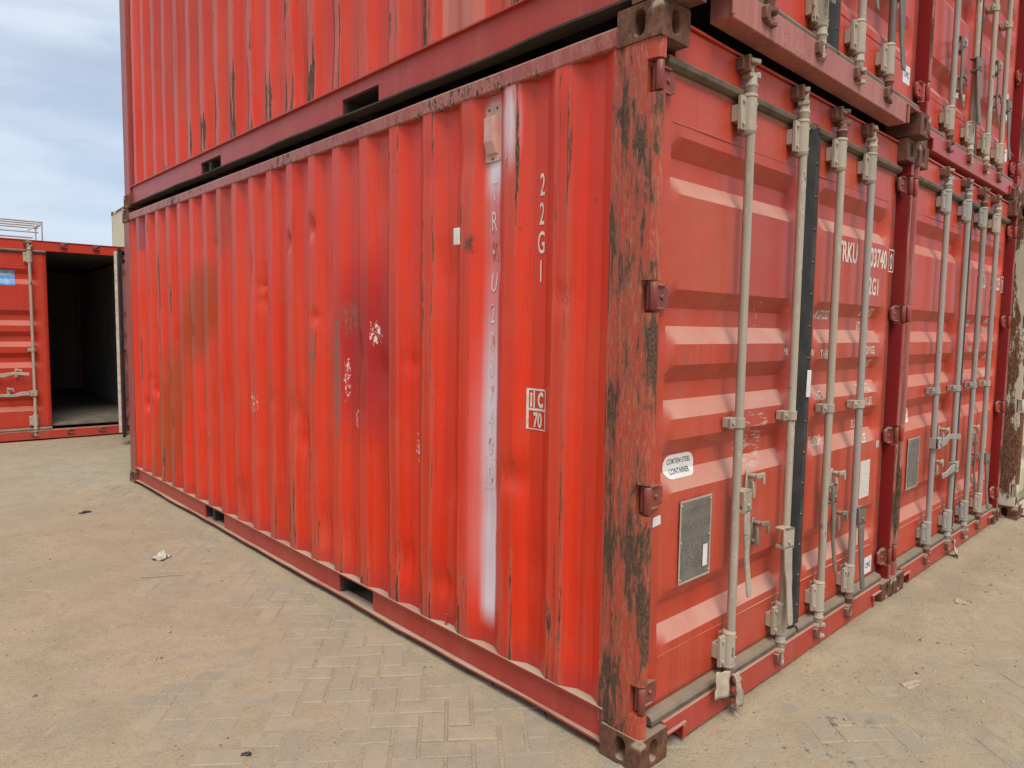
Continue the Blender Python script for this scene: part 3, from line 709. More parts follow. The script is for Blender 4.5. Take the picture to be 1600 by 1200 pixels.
def shipping_container(label, loc, rz, mats, phase=.775, hi=False, dents=(), seed=0, wearfn=None, ptop=.158, notch=.085, notchx=(.165, .285),
                       handles=('down', 'down', 'down', 'down'), hub=(.880, .655, .780, .61), open_right=None, group=None, members=False, lining=False,
                       rail=(.1655, .0435), name='shipping_container', bars=(.605, 1.055, 1.452, 1.822), hw=True):
    T = empty(name, loc, rz); tag(T, label, 'container', group)
    side = mats['side']; fr = mats['frame']
    # walls, roof, floor
    sw = link('side_wall', cached(('sw', phase, hi, seed), lambda: side_wall('side_wall', phase, hi, dents, seed, wearfn, rail[0] + .001)), side, T)
    me2 = cached(('sw2', phase), lambda: side_wall('side_wall', phase, False))
    o = link('side_wall', me2, mats.get('side2', side), T, (W, 0, 0)); o.scale = (-1, 1, 1)
    def endwall():
        xs = np.array([.16] + [.2 + i * .102 for i in range(21)] + [W - .16]); zs = np.array([.16, 2.48])
        px = np.array([LEN - .02 - .036 * ((i // 2) % 2) for i in range(len(xs))])
        X, Z = np.meshgrid(xs, zs, indexing='ij'); Y = np.repeat(px[:, None], 2, 1)
        return grid_mesh('end_wall', np.stack([X, Y, Z], -1), len(xs), 2, flip=True, sharp=20)
    link('end_wall', cached('ew', endwall), mats.get('side2', side), T)
    link('roof', cached('roof', lambda: MB().box(.06, W - .06, .12, LEN - .06, 2.53, 2.552).mesh('roof')), M['roof'], T)
    link('floor', cached('floor', lambda: MB().box(.07, W - .07, .13, LEN - .06, .166, .192).mesh('floor')), M['floorwood'] if lining else M['dark'], T)
    if members:
        for k in range(14):
            link('cross_member', cached('xm', lambda: MB().box(.04, W - .04, 0, .045, .05, .164).mesh('cross_member')), M['dark'], T, (0, .55 + k * .38 + (.0 if k % 5 else .02), 0))
    if lining:
        def linm():
            ys = np.array(breaks(phase, .2, 5.95)); zs = np.array([.194, 2.5])
            px = np.array([prof(y, phase) for y in ys]) + .006
            Y, Z = np.meshgrid(ys, zs, indexing='ij'); return grid_mesh('inner_wall', np.stack([np.repeat(px[:, None], 2, 1), Y, Z], -1), len(ys), 2, sharp=20)
        lm = cached(('lin', phase), linm)
        link('inner_wall', lm, M['lining'], T); o = link('inner_wall', lm, M['lining'], T, (W, 0, 0)); o.scale = (-1, 1, 1)
        link('inner_wall', MB().box(.06, W - .06, 5.955, 5.962, .194, 2.52).mesh('inner_wall'), M['lining'], T)
        link('ceiling', MB().box(.06, W - .06, .13, 5.95, 2.518, 2.527).mesh('ceiling'), M['lining'], T)
    # frame
    for right in (0, 1):
        link('corner_post', cached(('post', right), lambda: post_mesh(right)), mats['post'] if not right else mats.get('post2', mats['post']), T)
        link('inner_post', cached(('ipost', right), lambda: inner_post_mesh(right)), mats.get('inner', M['inner']), T)
        x0 = .008 if not right else W - .128
        link('corner_post', cached(('rpost', right), lambda: MB().box(x0, x0 + .12, 5.884, 6.05, .114, 2.477).mesh('corner_post', bevel=.006)), mats.get('postfar', mats['post']), T)
    for sx in (-1, 1):
        for sy in (-1, 1):
            for z in (0, H - .118):
                link('corner_casting', cached(('cast', sx, sy), lambda: casting_mesh(sx, sy)), mats.get('cast', M['casting']), T, (0 if sx < 0 else W - .162, 0 if sy < 0 else LEN - .178, z))
    web, topf, lip, pk = cached(('brail', ptop, rail, seed if hi else 0), lambda: bottom_rail_meshes(ptop, seed, *rail))
    for right in (0, 1):
        rr = link('bottom_rail', web, fr, T)
        [link('fork_pocket', q_, M['dark'], rr) for q_ in pk]; a = link('rail_flange', topf, mats.get('flange', fr), rr); b = link('rail_lip', lip, mats.get('lip', fr), rr)  # pocket plates coloured dark to paint in the shade inside
        tr = link('top_rail', cached(('trail', hi), lambda: toprail(hi)), mats.get('toprail', fr), T)
        if right:
            for q in (rr, tr): q.location = (W, 0, 0); q.scale = (-1, 1, 1)
    hd = link('door_header', cached('hdr', header_mesh), mats.get('header', mats['doorL']), T)
    sl = link('door_sill', cached(('sill', notch, notchx), lambda: sill_mesh(notch, notchx)), mats.get('sill', fr), T)
    link('end_rail', cached('erl', lambda: MB().box(.162, W - .162, LEN - .07, LEN - .01, .03, .158).mesh('end_rail', bevel=.004)), fr, T)
    link('end_rail', cached('erh', lambda: MB().box(.162, W - .162, LEN - .07, LEN - .01, 2.484, 2.56).mesh('end_rail', bevel=.004)), fr, T)
    # doors
    doors = {}
    for s in 'LR':
        hx = .034 if s == 'L' else W - .034; hy = .026
        me = cached(('door', s, hi or seed), lambda: door_mesh(s, seed + (3 if s == 'R' else 0)))
        if ('shift', me.name) not in CACHE:
            CACHE[('shift', me.name)] = 1; me.transform(Matrix.Translation((-hx, -hy, 0)))
        D = link('door', me, mats['doorL'] if s == 'L' else mats.get('doorR', mats['doorL']), T, (hx, hy, 0))
        if s == 'R' and open_right: D.rotation_euler = (0, 0, open_right)
        doors[s] = D; off = Vector((-hx, -hy, 0)); D['off'] = (-hx, -hy)
        x0, x1 = DOORX[s]
        def gask(nm, key, fn, mt): return link(nm, cached(key, fn), mt, D, off)
        gask('gasket', ('g', s, 0), lambda: MB().prism([(.048, DZ1 - .008), (.032, DZ1 + .002), (.030, DZ1 + .022), (.050, DZ1 + .032), (.075, DZ1 + .032), (.075, DZ1 - .008)], x0 + .01, x1, 'x').mesh('gasket', bevel=.002), M['gasket'])
        gask('gasket', ('g', s, 1), lambda: MB().prism([(.055, DZ0 + .014), (.030, DZ0 + .006), (.021, DZ0 - .008), (.021, DZ0 - .025), (.075, DZ0 - .0255), (.075, DZ0 + .014)], x0 + .01, x1, 'x').mesh('gasket', bevel=.002), M['gasket'])
        xg = (x0 - .024, x0) if s == 'L' else (x1, x1 + .030)
        gask('gasket', ('g', s, 2), lambda: MB().box(xg[0], xg[1], .066, .095, DZ0 - .02, DZ1 + .02).mesh('gasket', bevel=.002), M['gasket'])
        if s == 'R':
            # overlapping centre strip: black rubber lip and riveted grey cover strip
            def strip():
                m = MB(); n = 26; z0, z1 = DZ0 - .045, DZ1 + .028
                pl = [(XS - .062, .060), (XS - .066, .044), (XS - .048, .032), (XS - .008, .030), (XS + .003, .058)]
                for k in range(n):
                    a = z0 + (z1 - z0) * k / n; b = z0 + (z1 - z0) * (k + 1) / n
                    v = [(p[0] + .010 * n1(z * 1.9, 4), p[1] + .010 * n1(z * 2.3, 9), z) for z in (a, b) for p in pl]; q = len(pl)
                    m.add(v, [(j, (j + 1) % q, q + (j + 1) % q, q + j) for j in range(q)])
                return m.mesh('centre_gasket', smooth=True)
            gask('centre_gasket', 'cg', strip, M['black_rubber'])
            def cover():
                m = MB(); m.box(XS + .004, XS + .056, .042, .0605, DZ0 - .03, DZ1 + .012)
                for k in range(16): m.tube((XS + .026, .045, DZ0 + .10 + k * .145), (XS + .026, .037, DZ0 + .10 + k * .145), .009, .006, n=8)
                return m.mesh('cover_strip', bevel=.002, smooth=True)
            gask('cover_strip', 'cs', cover, M['grey_strip'])
        if hw:
            for h in HZ:
                link('hinge', cached(('hinge', s), lambda: hinge_mesh(s == 'R')), mats.get('hinge', M['hinge']), D, off + Vector((0, 0, h)))
        wl = cached(('weld', s), lambda: MB().tube((x0 + .085, DY + .001, 0), (x1 - .10, DY + .001, .001), .004, n=6).mesh('weld_seam', smooth=True))
        for zw in (2.247, .348): link('weld_seam', wl, mats['doorL'], D, off + Vector((0, 0, zw)))
    # locking rods
    BY = .010
    if hw:
      for i, bx_ in enumerate(bars):
        D = doors['L' if i < 2 else 'R']; off = Vector((*D['off'], 0)); rm = mats['rod']
        bm_ = mats.get('bracket', rm)
        rod = cached('rod', lambda: MB().tube((0, 0, .30), (0, 0, 2.31), .0175, n=14).mesh('lock_rod', smooth=True))
        link('lock_rod', rod, rm[i] if isinstance(rm, (list, tuple)) else rm, D, off + Vector((bx_, BY, 0)))
        b_ = bm_[i] if isinstance(bm_, (list, tuple)) else bm_
        for up in (1, 0):
            z = 2.352 if up else .262
            link('rod_bracket', cached(('br', up), lambda: bracket_mesh(up)), b_, D, off + Vector((bx_, BY + .008, z)))
            link('cam', cached(('cam', up), lambda: cam_mesh(up)), b_ if (i + up) % 3 else M['keeper'], D, off + Vector((bx_, BY + .004, z)), (0, 0, R((-18, 24, -30, 12)[i])))
            if not (i >= 2 and open_right) or True:
                link('keeper', cached('kp', keeper_mesh), mats.get('keeper', M['keeper']), hd if up else sl, (bx_ + .004, BY + .016, (2.532 if up else .094)), (R(180) if not up else 0, 0, 0))
        link('rod_guide', cached('gd', guide_mesh), b_, D, off + Vector((bx_, BY, 1.178 - (.004 if i % 2 else 0))))
        hm = mats.get('handle', rm); hm = hm[i] if isinstance(hm, (list, tuple)) else hm
        if handles[i] == 'down': rot = (0, R(90), R((6, -10, 8, -6)[i])); hy_ = 0
        elif handles[i] == 'side': rot = (0, 0, 0)
        else: rot = (0, R(4), R(180))
        hh = link('handle', cached('hd', handle_mesh), hm, D, off + Vector((bx_ + ((.03, -.032, .03, .03)[i] if handles[i] == 'down' else 0), BY - (0 if handles[i] != 'back' else .0), hub[i])), rot)
        if handles[i] == 'back': hh.rotation_euler = (0, R(180), 0)
        cx = bx_ + {'down': .17, 'side': .27, 'back': -.27}[handles[i]]
        if DOORX['L' if i < 2 else 'R'][0] + .05 < cx < DOORX['L' if i < 2 else 'R'][1] - .05 and (handles[i] != 'down' or i in (0, 2)):
            link('handle_catch', cached('ct', catch_mesh), M['dust_metal'], D, off + Vector((cx, DY - .012, hub[i] + .02)))
            if handles[i] == 'down': link('handle_catch', cached('ct', catch_mesh), M['darkmetal'], D, off + Vector((cx + .055, DY - .012, hub[i] - .19)), (0, R(8), 0))
    return T, doors, hd, sl

def toprail(hi):
    ys = np.linspace(.176, 5.882, 150 if hi else 3)
    pl = [(.070, 2.482), (.012, 2.482), (.006, 2.488), (.006, 2.542), (.012, 2.550), (.070, 2.550)]
    V = np.array([[(x + (.004 * n1(y * 2.1, 2) if hi and x < .05 else 0), y, z + (.006 * n1(y * 1.7, 6) if hi else 0)) for y in ys] for x, z in pl])
    return grid_mesh('top_rail', V, len(pl), len(ys), wear=np.full((len(pl), len(ys)), .5), flip=True, sharp=35)
def header_mesh():
    m = MB(); m.box(.155, W - .155, .050, .13, DZ1 + .030, 2.562)
    n = 30
    for k in range(n):
        a = .163 + (W - .326) * k / n; b = .163 + (W - .326) * (k + 1) / n
        z = lambda x: 2.566 + .008 * n1(x * 3, 8)
        m.add([(a, .040, z(a)), (b, .040, z(b)), (b, .14, z(b)), (a, .14, z(a)), (a, .040, z(a) + .008), (b, .040, z(b) + .008), (b, .14, z(b) + .008), (a, .14, z(a) + .008)],
              [(0, 1, 2, 3), (4, 5, 6, 7), (0, 1, 5, 4), (2, 3, 7, 6)])
    return m.mesh('door_header', bevel=0)
def sill_mesh(notch, nx):
    a, b = nx; m = MB()
    pl = [(.158, .128), (W - .158, .128), (W - .158, notch), (W - b, notch), (W - b, .018), (b, .018), (b, notch), (.158, notch)]
    m.prism([(x, z) for x, z in pl], .012, .10, 'y')
    # folded lips over the two pockets
    m.box(.168, b + .006, -.0, .014, notch - .010, notch + .002); m.box(W - b - .006, W - .168, -.0, .014, notch - .010, notch + .002)
    m.box(b - .012, b + .0, -.0, .012, .020, notch - .010); m.box(W - b, W - b + .012, -.0, .012, .020, notch - .010)
    return m.mesh('door_sill', bevel=.003)

# ------------------------------------------------------------------ print, stickers and plates on doors
def letter_front(D, side, body, x, z, size, sx=.62, align='LEFT', mat=None, bold=0.0012, spacing=1.0, name='lettering'):
    f, a, b = dsurf(side); me = text_mesh(body, size, sx, bold, align, spacing)
    xs = [v.co.x + x for v in me.vertices]; lo, hi_ = min(xs), max(xs)
    cu = [c for c in (a, a + .04, b - .04, b) if lo < c < hi_]; cw = [c for c in DCUTS if z - .05 < c < z + size]
    drape(me, x, z, f, 'front', cu, cw, off=.0016)
    return link(name, me, mat or M['letter'], D, (*D['off'], 0))
def rounded(w_, h_, r, n=4):
    pts = []
    for cx, cy, a0 in ((w_ / 2 - r, h_ / 2 - r, 0), (-w_ / 2 + r, h_ / 2 - r, 90), (-w_ / 2 + r, -h_ / 2 + r, 180), (w_ / 2 - r, -h_ / 2 + r, 270)):
        for i in range(n + 1):
            t = R(a0 + 90 * i / n); pts.append((cx + r * math.cos(t), cy + r * math.sin(t)))
    return pts
def sticker(D, side, x, z, w_, h_, mat, r=.003, name='sticker', thick=.0012, lift=.0, rot=0.0):
    """thin sheet that follows the pressed relief of the door"""
    f, a, b = dsurf(side); nx, nz_ = 6, 14
    m = MB(); bm = bmesh.new()
    vs = [bm.verts.new((px, pz, 0)) for px, pz in rounded(w_, h_, r)]; bm.faces.new(vs)
    if rot: bmesh.ops.rotate(bm, verts=bm.verts[:], matrix=Matrix.Rotation(rot, 3, 'Z'))
    bmesh.ops.translate(bm, verts=bm.verts[:], vec=(x, z, 0))
    for c in DCUTS + []:
        if z - h_ < c < z + h_: bmesh.ops.bisect_plane(bm, geom=bm.verts[:] + bm.edges[:] + bm.faces[:], plane_co=(0, c, 0), plane_no=(0, 1, 0))
    for c in (a, a + .04, b - .04, b):
        if x - w_ < c < x + w_: bmesh.ops.bisect_plane(bm, geom=bm.verts[:] + bm.edges[:] + bm.faces[:], plane_co=(c, 0, 0), plane_no=(1, 0, 0))
    for v in bm.verts: v.co = Vector((v.co.x, f(v.co.x, v.co.y) - .0014 - lift, v.co.y))
    r_ = bmesh.ops.extrude_face_region(bm, geom=bm.faces[:])
    for g_ in r_['geom']:
        if isinstance(g_, bmesh.types.BMVert): g_.co.y += thick
    bmesh.ops.recalc_face_normals(bm, faces=bm.faces[:])
    me = bpy.data.meshes.new(name); bm.to_mesh(me); bm.free()
    return link(name, me, mat, D, (*D['off'], 0))
def label_text(P, D, side, body, x, z, size, mat, sx=.8, lift=.0012):
    f, a, b = dsurf(side); me = text_mesh(body, size, sx, 0, 'CENTER')
    cw = [c for c in DCUTS if z - .05 < c < z + .1]
    drape(me, x, z, f, 'front', (), cw, off=.0016 + lift); return link('lettering', me, mat, D, (*D['off'], 0))
def oval_label(D, x, z):
    s = sticker(D, 'L', x, z, .205, .088, M['white_sticker'], .043, 'oval_label')
    label_text(s, D, 'L', 'CORTEN STEEL', x, z + .010, .028, M['black_print'], .82); label_text(s, D, 'L', 'CONTAINER', x, z - .028, .028, M['black_print'], .82)
def data_plate(D, x, z):
    m = MB(); w_, h_ = .205, .305
    m.box(-w_ / 2, w_ / 2, -.004, 0, -h_ / 2, h_ / 2); me = m.mesh('data_plate', bevel=.001)
    o = link('data_plate', me, M['plate'], D, (x + D['off'][0], DY - .004 + D['off'][1], z))
    fr = MB(); t = .006
    fr.box(-w_ / 2 - t, w_ / 2 + t, -.007, -.0045, h_ / 2 - .002, h_ / 2 + t); fr.box(-w_ / 2 - t, w_ / 2 + t, -.007, -.0045, -h_ / 2 - t, -h_ / 2 + .002)
    fr.box(-w_ / 2 - t, -w_ / 2 + .002, -.0068, -.0047, -h_ / 2, h_ / 2); fr.box(w_ / 2 - .002, w_ / 2 + t, -.0068, -.0047, -h_ / 2, h_ / 2)
    for sx in (-1, 1):
        for k in (-1, 0, 1): fr.tube((sx * (w_ / 2 - .004), -.003, k * (h_ / 2 - .012)), (sx * (w_ / 2 - .004), -.010, k * (h_ / 2 - .012)), .006, .004, n=8)
    link('plate_rim', fr.mesh('plate_rim'), M['dust_metal'], D, (x + D['off'][0], DY - .002 + D['off'][1], z))
    return o

# ================================================================== ground
def ground_build():
    gm = MB(); s = 400.0
    gm.add([(-s, -s, 0), (s, -s, 0), (s, s, 0), (-s, s, 0)], [(0, 1, 2, 3)])
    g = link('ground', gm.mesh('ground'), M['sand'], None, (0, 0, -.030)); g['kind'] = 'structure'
    # herringbone block paving
    e1 = Vector((.783, -.622)); e1.normalize(); e2 = Vector((-e1.y, e1.x)); A0, B0, U = -.866, .448, .1
    def under(x, y):
        return (x > .09 and .10 < y < 5.95) 
    cand = []
    for i in range(-90, 90):
        for j in range(-60, 130):
            k = (i - j) % 4
            if k == 0: ca, cb, rot = A0 + (i + 1) * U, B0 + (j + .5) * U, 0
            elif k == 2: ca, cb, rot = A0 + (i + .5) * U, B0 + (j - 0) * U, 1
            else: continue
            p = e1 * ca + e2 * cb; x, y = p.x, p.y
            if under(x, y): continue
            d = Vector((x, y, 0)) - CAM; zc = d.dot(_F)
            if zc < .3: continue
            u = 800 + 1093.28 * d.dot(_R) / zc; v = 600 - 1093.28 * d.dot(_U) / zc
            if not (-60 < u < 1660 and v < 1290): continue
            if y > 9.2 or x > 6.5 or x < -5: continue
            cand.append((zc, x, y, rot))
    cand.sort()
    return g, cand, e1
ground, pavers, E1 = ground_build()
ANG = math.atan2(E1.y, E1.x)
def paver_mesh():
    m = MB(); a, b, h = .0943, .0443, .05; c = .004
    top = [(-a + c, -b + c, 0), (a - c, -b + c, 0), (a - c, b - c, 0), (-a + c, b - c, 0)]
    sh = [(-a, -b, -.0035), (a, -b, -.0035), (a, b, -.0035), (-a, b, -.0035)]; bt = [(x, y, -h) for x, y, _ in sh]
    return m.add(top + sh + bt, [(0, 1, 2, 3)] + [(i, 4 + i, 4 + (i + 1) % 4, (i + 1) % 4) for i in range(4)] + [(4 + i, 8 + i, 8 + (i + 1) % 4, 4 + (i + 1) % 4) for i in range(4)]).mesh('paver')
PM = paver_mesh(); rp = random.Random(5)
rest = MB(); tones = []
for n_, (zc, x, y, rot) in enumerate(pavers):
    zt = rp.gauss(0, .0014); tilt = (rp.gauss(0, .013), rp.gauss(0, .010), ANG + (R(90) if rot else 0) + rp.gauss(0, .012))
    if n_ < 300:
        o = link('paver', PM, M['paver'], ground, (x, y, zt + .030), tilt)
    else:
        mt = Matrix.Translation((x, y, zt + .030)) @ Matrix.Rotation(tilt[2], 4, 'Z') @ Matrix.Rotation(tilt[0], 4, 'X')
        rest.add([mt @ v.co for v in PM.vertices], [tuple(p.vertices) for p in PM.polygons]); tones += [rp.random()] * 12
rm_ = rest.mesh('paving', recalc=False)
at = rm_.attributes.new('tone', 'FLOAT', 'POINT'); at.data.foreach_set('value', tones)
pv = link('paving', rm_, M['paver'], ground); pv['kind'] = 'stuff'

# drifted sand over and between the blocks
def sand_level(X, Y):
    z = -.0014 + .0050 * vnoise(X, Y, 1.7, 3, 1) + .0062 * vnoise(X, Y, 6.0, 4, 2) + .0026 * vnoise(X, Y, 30, 2, 5)
    def b(cx, cy, rx, ry, h): return h * np.exp(-(((X - cx) / rx) ** 2 + ((Y - cy) / ry) ** 2))
    z = z + b(-1.35, 2.5, .75, .8, .0055) + b(-.75, 4.4, .8, 1.4, .0045) + b(-2.0, 4.5, 1.2, 2.0, .005) + b(-.4, 7.5, 1.5, 1.5, .004)
    z = z + b(-.62, 1.95, .22, .35, .004) + b(-1.5, 1.35, .25, .25, .004) + b(.28, -.42, .22, .16, .006) + b(-.05, -.2, .2, .2, .002) - b(.95, -.20, .38, .2, .0028) - b(-.35, .75, .45, .45, .0016)
    z = z + b(1.75, -.16, .75, .17, .014) + b(2.6, -.33, .7, .2, .012) + b(3.7, -.35, .9, .22, .014) + b(1.45, -.50, .28, .12, .006)
    z = z + b(1.75, -.16, .75, .17, 1) * .012 * vnoise(X, Y, 9, 3, 8) + b(3.2, -.35, 1.3, .25, 1) * .016 * vnoise(X, Y, 8, 3, 9)
    z = z + .012 * np.exp(-((Y + .02) / .07) ** 2) * np.clip(X - .25, 0, 1) ** .5 * (X < 5.2) * (1 + 1.2 * vnoise(X, Y, 5, 2, 21)) + .007 * np.exp(-((X + .01) / .06) ** 2) * (Y > .2) * (Y < 6.2) * np.clip(1 + 2 * vnoise(X, Y, 2.2, 2, 22), 0, 2)
    z = z + .0075 * vnoise(X, Y, 3.1, 4, 25) * (np.exp(-((X - 2.6) / 1.8) ** 2 - ((Y + .3) / .35) ** 2) + np.exp(-((X + 1.5) / .9) ** 2 - ((Y - 3.2) / 2.2) ** 2))
    # swept strip beside the wall
    z = z - .0022 * np.exp(-((X + .3) / .35) ** 2) * (Y > .25) * np.clip((Y - .25) / .3, 0, 1)
    # tyre-churned ripples on the open side
    z = z + .0075 * vnoise(X * .8 + Y * .5, Y * 2.2 - X, 5, 4, 12) * np.clip((-X - .5), 0, 1)
    return z
def sand_patch(x0, x1, y0, y1, step):
    xs = np.arange(x0, x1 + 1e-6, step); ys = np.arange(y0, y1 + 1e-6, step)
    X, Y = np.meshgrid(xs, ys, indexing='ij'); return X, Y
def sand_obj():
    # graded spacing: fine by the camera, coarser away
    def graded(lo, mid0, mid1, hi_, f, c):
        a = list(np.arange(lo, mid0, c)); b = list(np.arange(mid0, mid1, f)); d = list(np.arange(mid1, hi_ + 1e-6, c)); return np.array(a + b + d)
    xs = graded(-7, -2.2, 3.4, 9, .016, .07); ys = graded(-1.6, -1.2, 3.6, 11, .016, .07)
    X, Y = np.meshgrid(xs, ys, indexing='ij'); Z = sand_level(X, Y)
    e = np.clip(np.minimum.reduce([X - xs[0], xs[-1] - X, Y - ys[0], ys[-1] - Y]) / .5, 0, 1); Z = Z - (1 - e) * .034
    me = grid_mesh('sand', np.stack([X, Y, Z], -1), len(xs), len(ys), sharp=0)
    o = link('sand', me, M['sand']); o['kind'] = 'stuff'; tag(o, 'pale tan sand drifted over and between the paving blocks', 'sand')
sand_obj()

# ================================================================== containers
PIN = M['inner']
mats1 = dict(flange=M['flange'], lip=M['flange'], side=M['side1'], side2=M['frame1'], frame=M['frame1'], toprail=M['toprail'], post=M['post'], post2=M['postf'], postfar=M['postf'], doorL=M['door1'], doorR=M['door1r'], header=M['door1r'],
             hinge=M['hinge_worn'], rod=[M['dust_metal'], M['dust_metal'], M['dust_metal'], M['galv']], bracket=M['dust_metal'], handle=[M['dust_metal'], M['dust_metal'], M['darkmetal'], M['darkmetal']])
dents1 = [(2.66, 2.035, .040, .045, .034), (2.36, 2.09, .040, .055, .036), (.975, 2.27, .10, .11, .018), (3.06, 1.69, .05, .05, .026), (2.53, .84, .06, .09, .028),
          (3.42, .26, .07, .12, .022), (5.55, .80, .04, .05, .034), (5.28, .95, .04, .05, .03), (4.1, 2.12, .04, .05, .03), (3.85, 2.10, .04, .05, .026), (1.25, 2.22, .06, .1, .012),
          (2.0, .35, .06, .15, .014), (2.3, .32, .05, .15, .012), (4.85, 1.05, .05, .08, .016), (.45, 2.38, .07, .10, -.008), (.42, 1.66, .05, .05, .010), (3.2, 2.0, .08, .3, .008), (1.6, .6, .1, .3, .008)] + [(random.Random(90 + i).uniform(.4, 5.6), random.Random(190 + i).uniform(.25, 2.3), random.Random(290 + i).uniform(.03, .08), random.Random(390 + i).uniform(.03, .14), random.Random(490 + i).uniform(.008, .022)) for i in range(34)]
def wear1(Y, Z, wr): return .28 * np.exp(-((Y - 2.3) / 1.0) ** 2 - ((Z - .3) / .3) ** 2) * (wr > .05) + .22 * np.exp(-((Y - .42) / .12) ** 2) * (wr > .05)
def wear2(Y, Z, wr):
    k = np.exp(-((Y - 3.1) / 1.1) ** 2 - ((Z - .40) / .45) ** 2)
    return (.62 * k) * np.clip(wr, .28, 1) + .25 * np.exp(-((Y - 3.4) / .8) ** 2) * (wr > .3)
C1, D1, H1, S1 = shipping_container('dented red container at ground level in front, with white spray streak down its long side', (0, 0, 0), 0, mats1, phase=.775, hi=True, dents=dents1, seed=1, wearfn=wear1, members=True)
matsU1 = dict(lip=M['dark'], side=M['side2'], side2=M['frame1'], frame=M['frame1'], toprail=M['toprail'], post=M['postf'], doorL=M['doorU'], sill=M['sillU'],
              rod=[M['dust_metal'], M['dust_metal'], M['dust_metal'], M['darkmetal']], bracket=M['dust_metal'], handle=M['darkmetal'])
dentsU = [(3.9, .55, .07, .25, .02), (3.3, .45, .08, .2, .02), (2.6, .4, .08, .2, .018), (2.2, .5, .08, .2, .016), (4.5, 1.0, .08, .2, .016), (3.0, .9, .08, .4, .012), (5.0, .55, .05, .1, .015)]
U1, DU1, HU1, SU1 = shipping_container('rust-scraped red container stacked on top of the one with the white spray streak', (0, -.058, 2.597), 0, matsU1, phase=.835, hi=True, dents=dentsU, seed=2, wearfn=wear2, ptop=.122, rail=(.186, .030), notch=.116, notchx=(.165, .345), members=True)
mats2 = dict(side=M['frame1'], frame=M['frame1'], post=M['postf'], doorL=M['door2'], rod=M['galv'], bracket=[M['galv'], M['galv'], M['galv'], M['dust_metal']], handle=[M['galv'], M['galv'], M['darkmetal'], M['darkmetal']])
C2, D2, H2, S2 = shipping_container('red container at ground level with horizontal door levers, right of the white-streaked one', (2.468, .0, 0), 0, mats2, seed=3, handles=('side', 'back', 'down', 'down'), hub=(.845, .64, .80, .62))
matsU2 = dict(side=M['frame1'], frame=M['frame1'], post=M['postf'], doorL=M['doorU'], rod=[M['galv'], M['dust_metal'], M['dust_metal'], M['dust_metal']], bracket=M['dust_metal'], handle=M['darkmetal'])
U2, DU2, HU2, SU2 = shipping_container('red container stacked upper right, pale tape round one door rod', (2.470, .012, 2.597), 0, matsU2, seed=4, hub=(.72, .70, .80, .62))
mats3 = dict(side=M['cream'], frame=M['creamp'], post=M['creamp'], doorL=M['cream'], rod=M['dust_metal'], bracket=M['dust_metal'], hinge=M['creamp'], header=M['cream'], sill=M['creamp'])
C3, D3, H3, S3 = shipping_container('cream container with flaking rusty corner post at the right edge', (5.045, -.095, 0), 0, mats3, seed=5)
matsU3 = dict(side=M['postf'], frame=M['postf'], post=M['postf'], doorL=M['postf'], rod=M['dust_metal'])
shipping_container('brownish red container added on the cream one to block the sky gap at the upper right edge', (5.02, .03, 2.597), 0, matsU3, seed=5)  # mostly hidden container, added to close a gap of sky
matsO = dict(side=M['doorO'], frame=M['frame1'], post=M['postf'], doorL=M['doorO'], header=M['doorO'], rod=M['dust_metal'], bracket=M['dust_metal'], handle=M['dust_metal'], sill=M['frame1'])
CO, DO, HO, SO = shipping_container('bright red container standing open and empty across the yard', (-1.275, 9.46, 0), R(-4), matsO, seed=6, handles=('side', 'back', 'down', 'down'), hub=(.86, .62, .80, .62), open_right=R(65), lining=True)
# cream stack far behind
for k, lb in enumerate(('lower cream container far behind, beneath the pale one showing over the open container', 'pale cream container far behind, its edge rising above the open container')):
    shipping_container(lb, (4.10, 18.85, k * 2.597), R(-4), mats3, seed=5, hw=False)

# ------------------------------------------------------------------ lettering and marks
R1 = D1['R']; L1 = D1['L']
def code(D, owner, number, digit, typ, tare, x0=1.575, z=1.888):
    f, a, b = dsurf('R')
    letter_front(D, 'R', owner, x0, z, .135, .70, spacing=1.05, bold=.004); letter_front(D, 'R', number, 1.945, z, .135, .70, spacing=1.02, bold=.004)
    letter_front(D, 'R', digit, 2.283, z, .125, .60)
    fr = MB(); y = DY - .0016
    for (x_0, x_1, z_0, z_1) in ((2.262, 2.338, z + .104, z + .110), (2.262, 2.338, z - .014, z - .008), (2.262, 2.267, z - .008, z + .104), (2.3335, 2.338, z - .008, z + .104)):
        fr.add([(x_0, y, z_0), (x_1, y, z_0), (x_1, y, z_1), (x_0, y, z_1)], [(0, 1, 2, 3)])
    link('check_digit_box', fr.mesh('check_digit_box'), M['letter'], D, (*D['off'], 0))
    letter_front(D, 'R', typ, 1.948, 1.740, .125, .68, spacing=1.05, bold=.003)
    for (l, zl, vals) in tare:
        letter_front(D, 'R', l, 1.440, zl, .062, .62)
        for (v, zz) in vals: letter_front(D, 'R', v, 2.13, zz, .060, .62, 'RIGHT')
code(R1, 'TRKU', '203740', '0', '22G1', (('M.GROSS', 1.60, (('30480 KGS.', 1.625), ('67200 LBS.', 1.553))), ('TARE', 1.41, (('2220 KGS.', 1.425), ('4890 LBS.', 1.352))),
                                          ('NET', 1.21, (('28260 KGS.', 1.222), ('62310 LBS.', 1.150))), ('CU.CAP.', .985, (('33.2 CU.M.', 1.028), ('1172 CU.FT.', .945)))))
code(D2['R'], 'TRKU', '204325', '9', '22G1', (('M.GROSS', 1.60, (('30480 KGS.', 1.625), ('67200 LBS.', 1.553))), ('TARE', 1.41, (('2220 KGS.', 1.425), ('4890 LBS.', 1.352))), ('NET', 1.21, (('28260 KGS.', 1.222), ('62310 LBS.', 1.150)))))
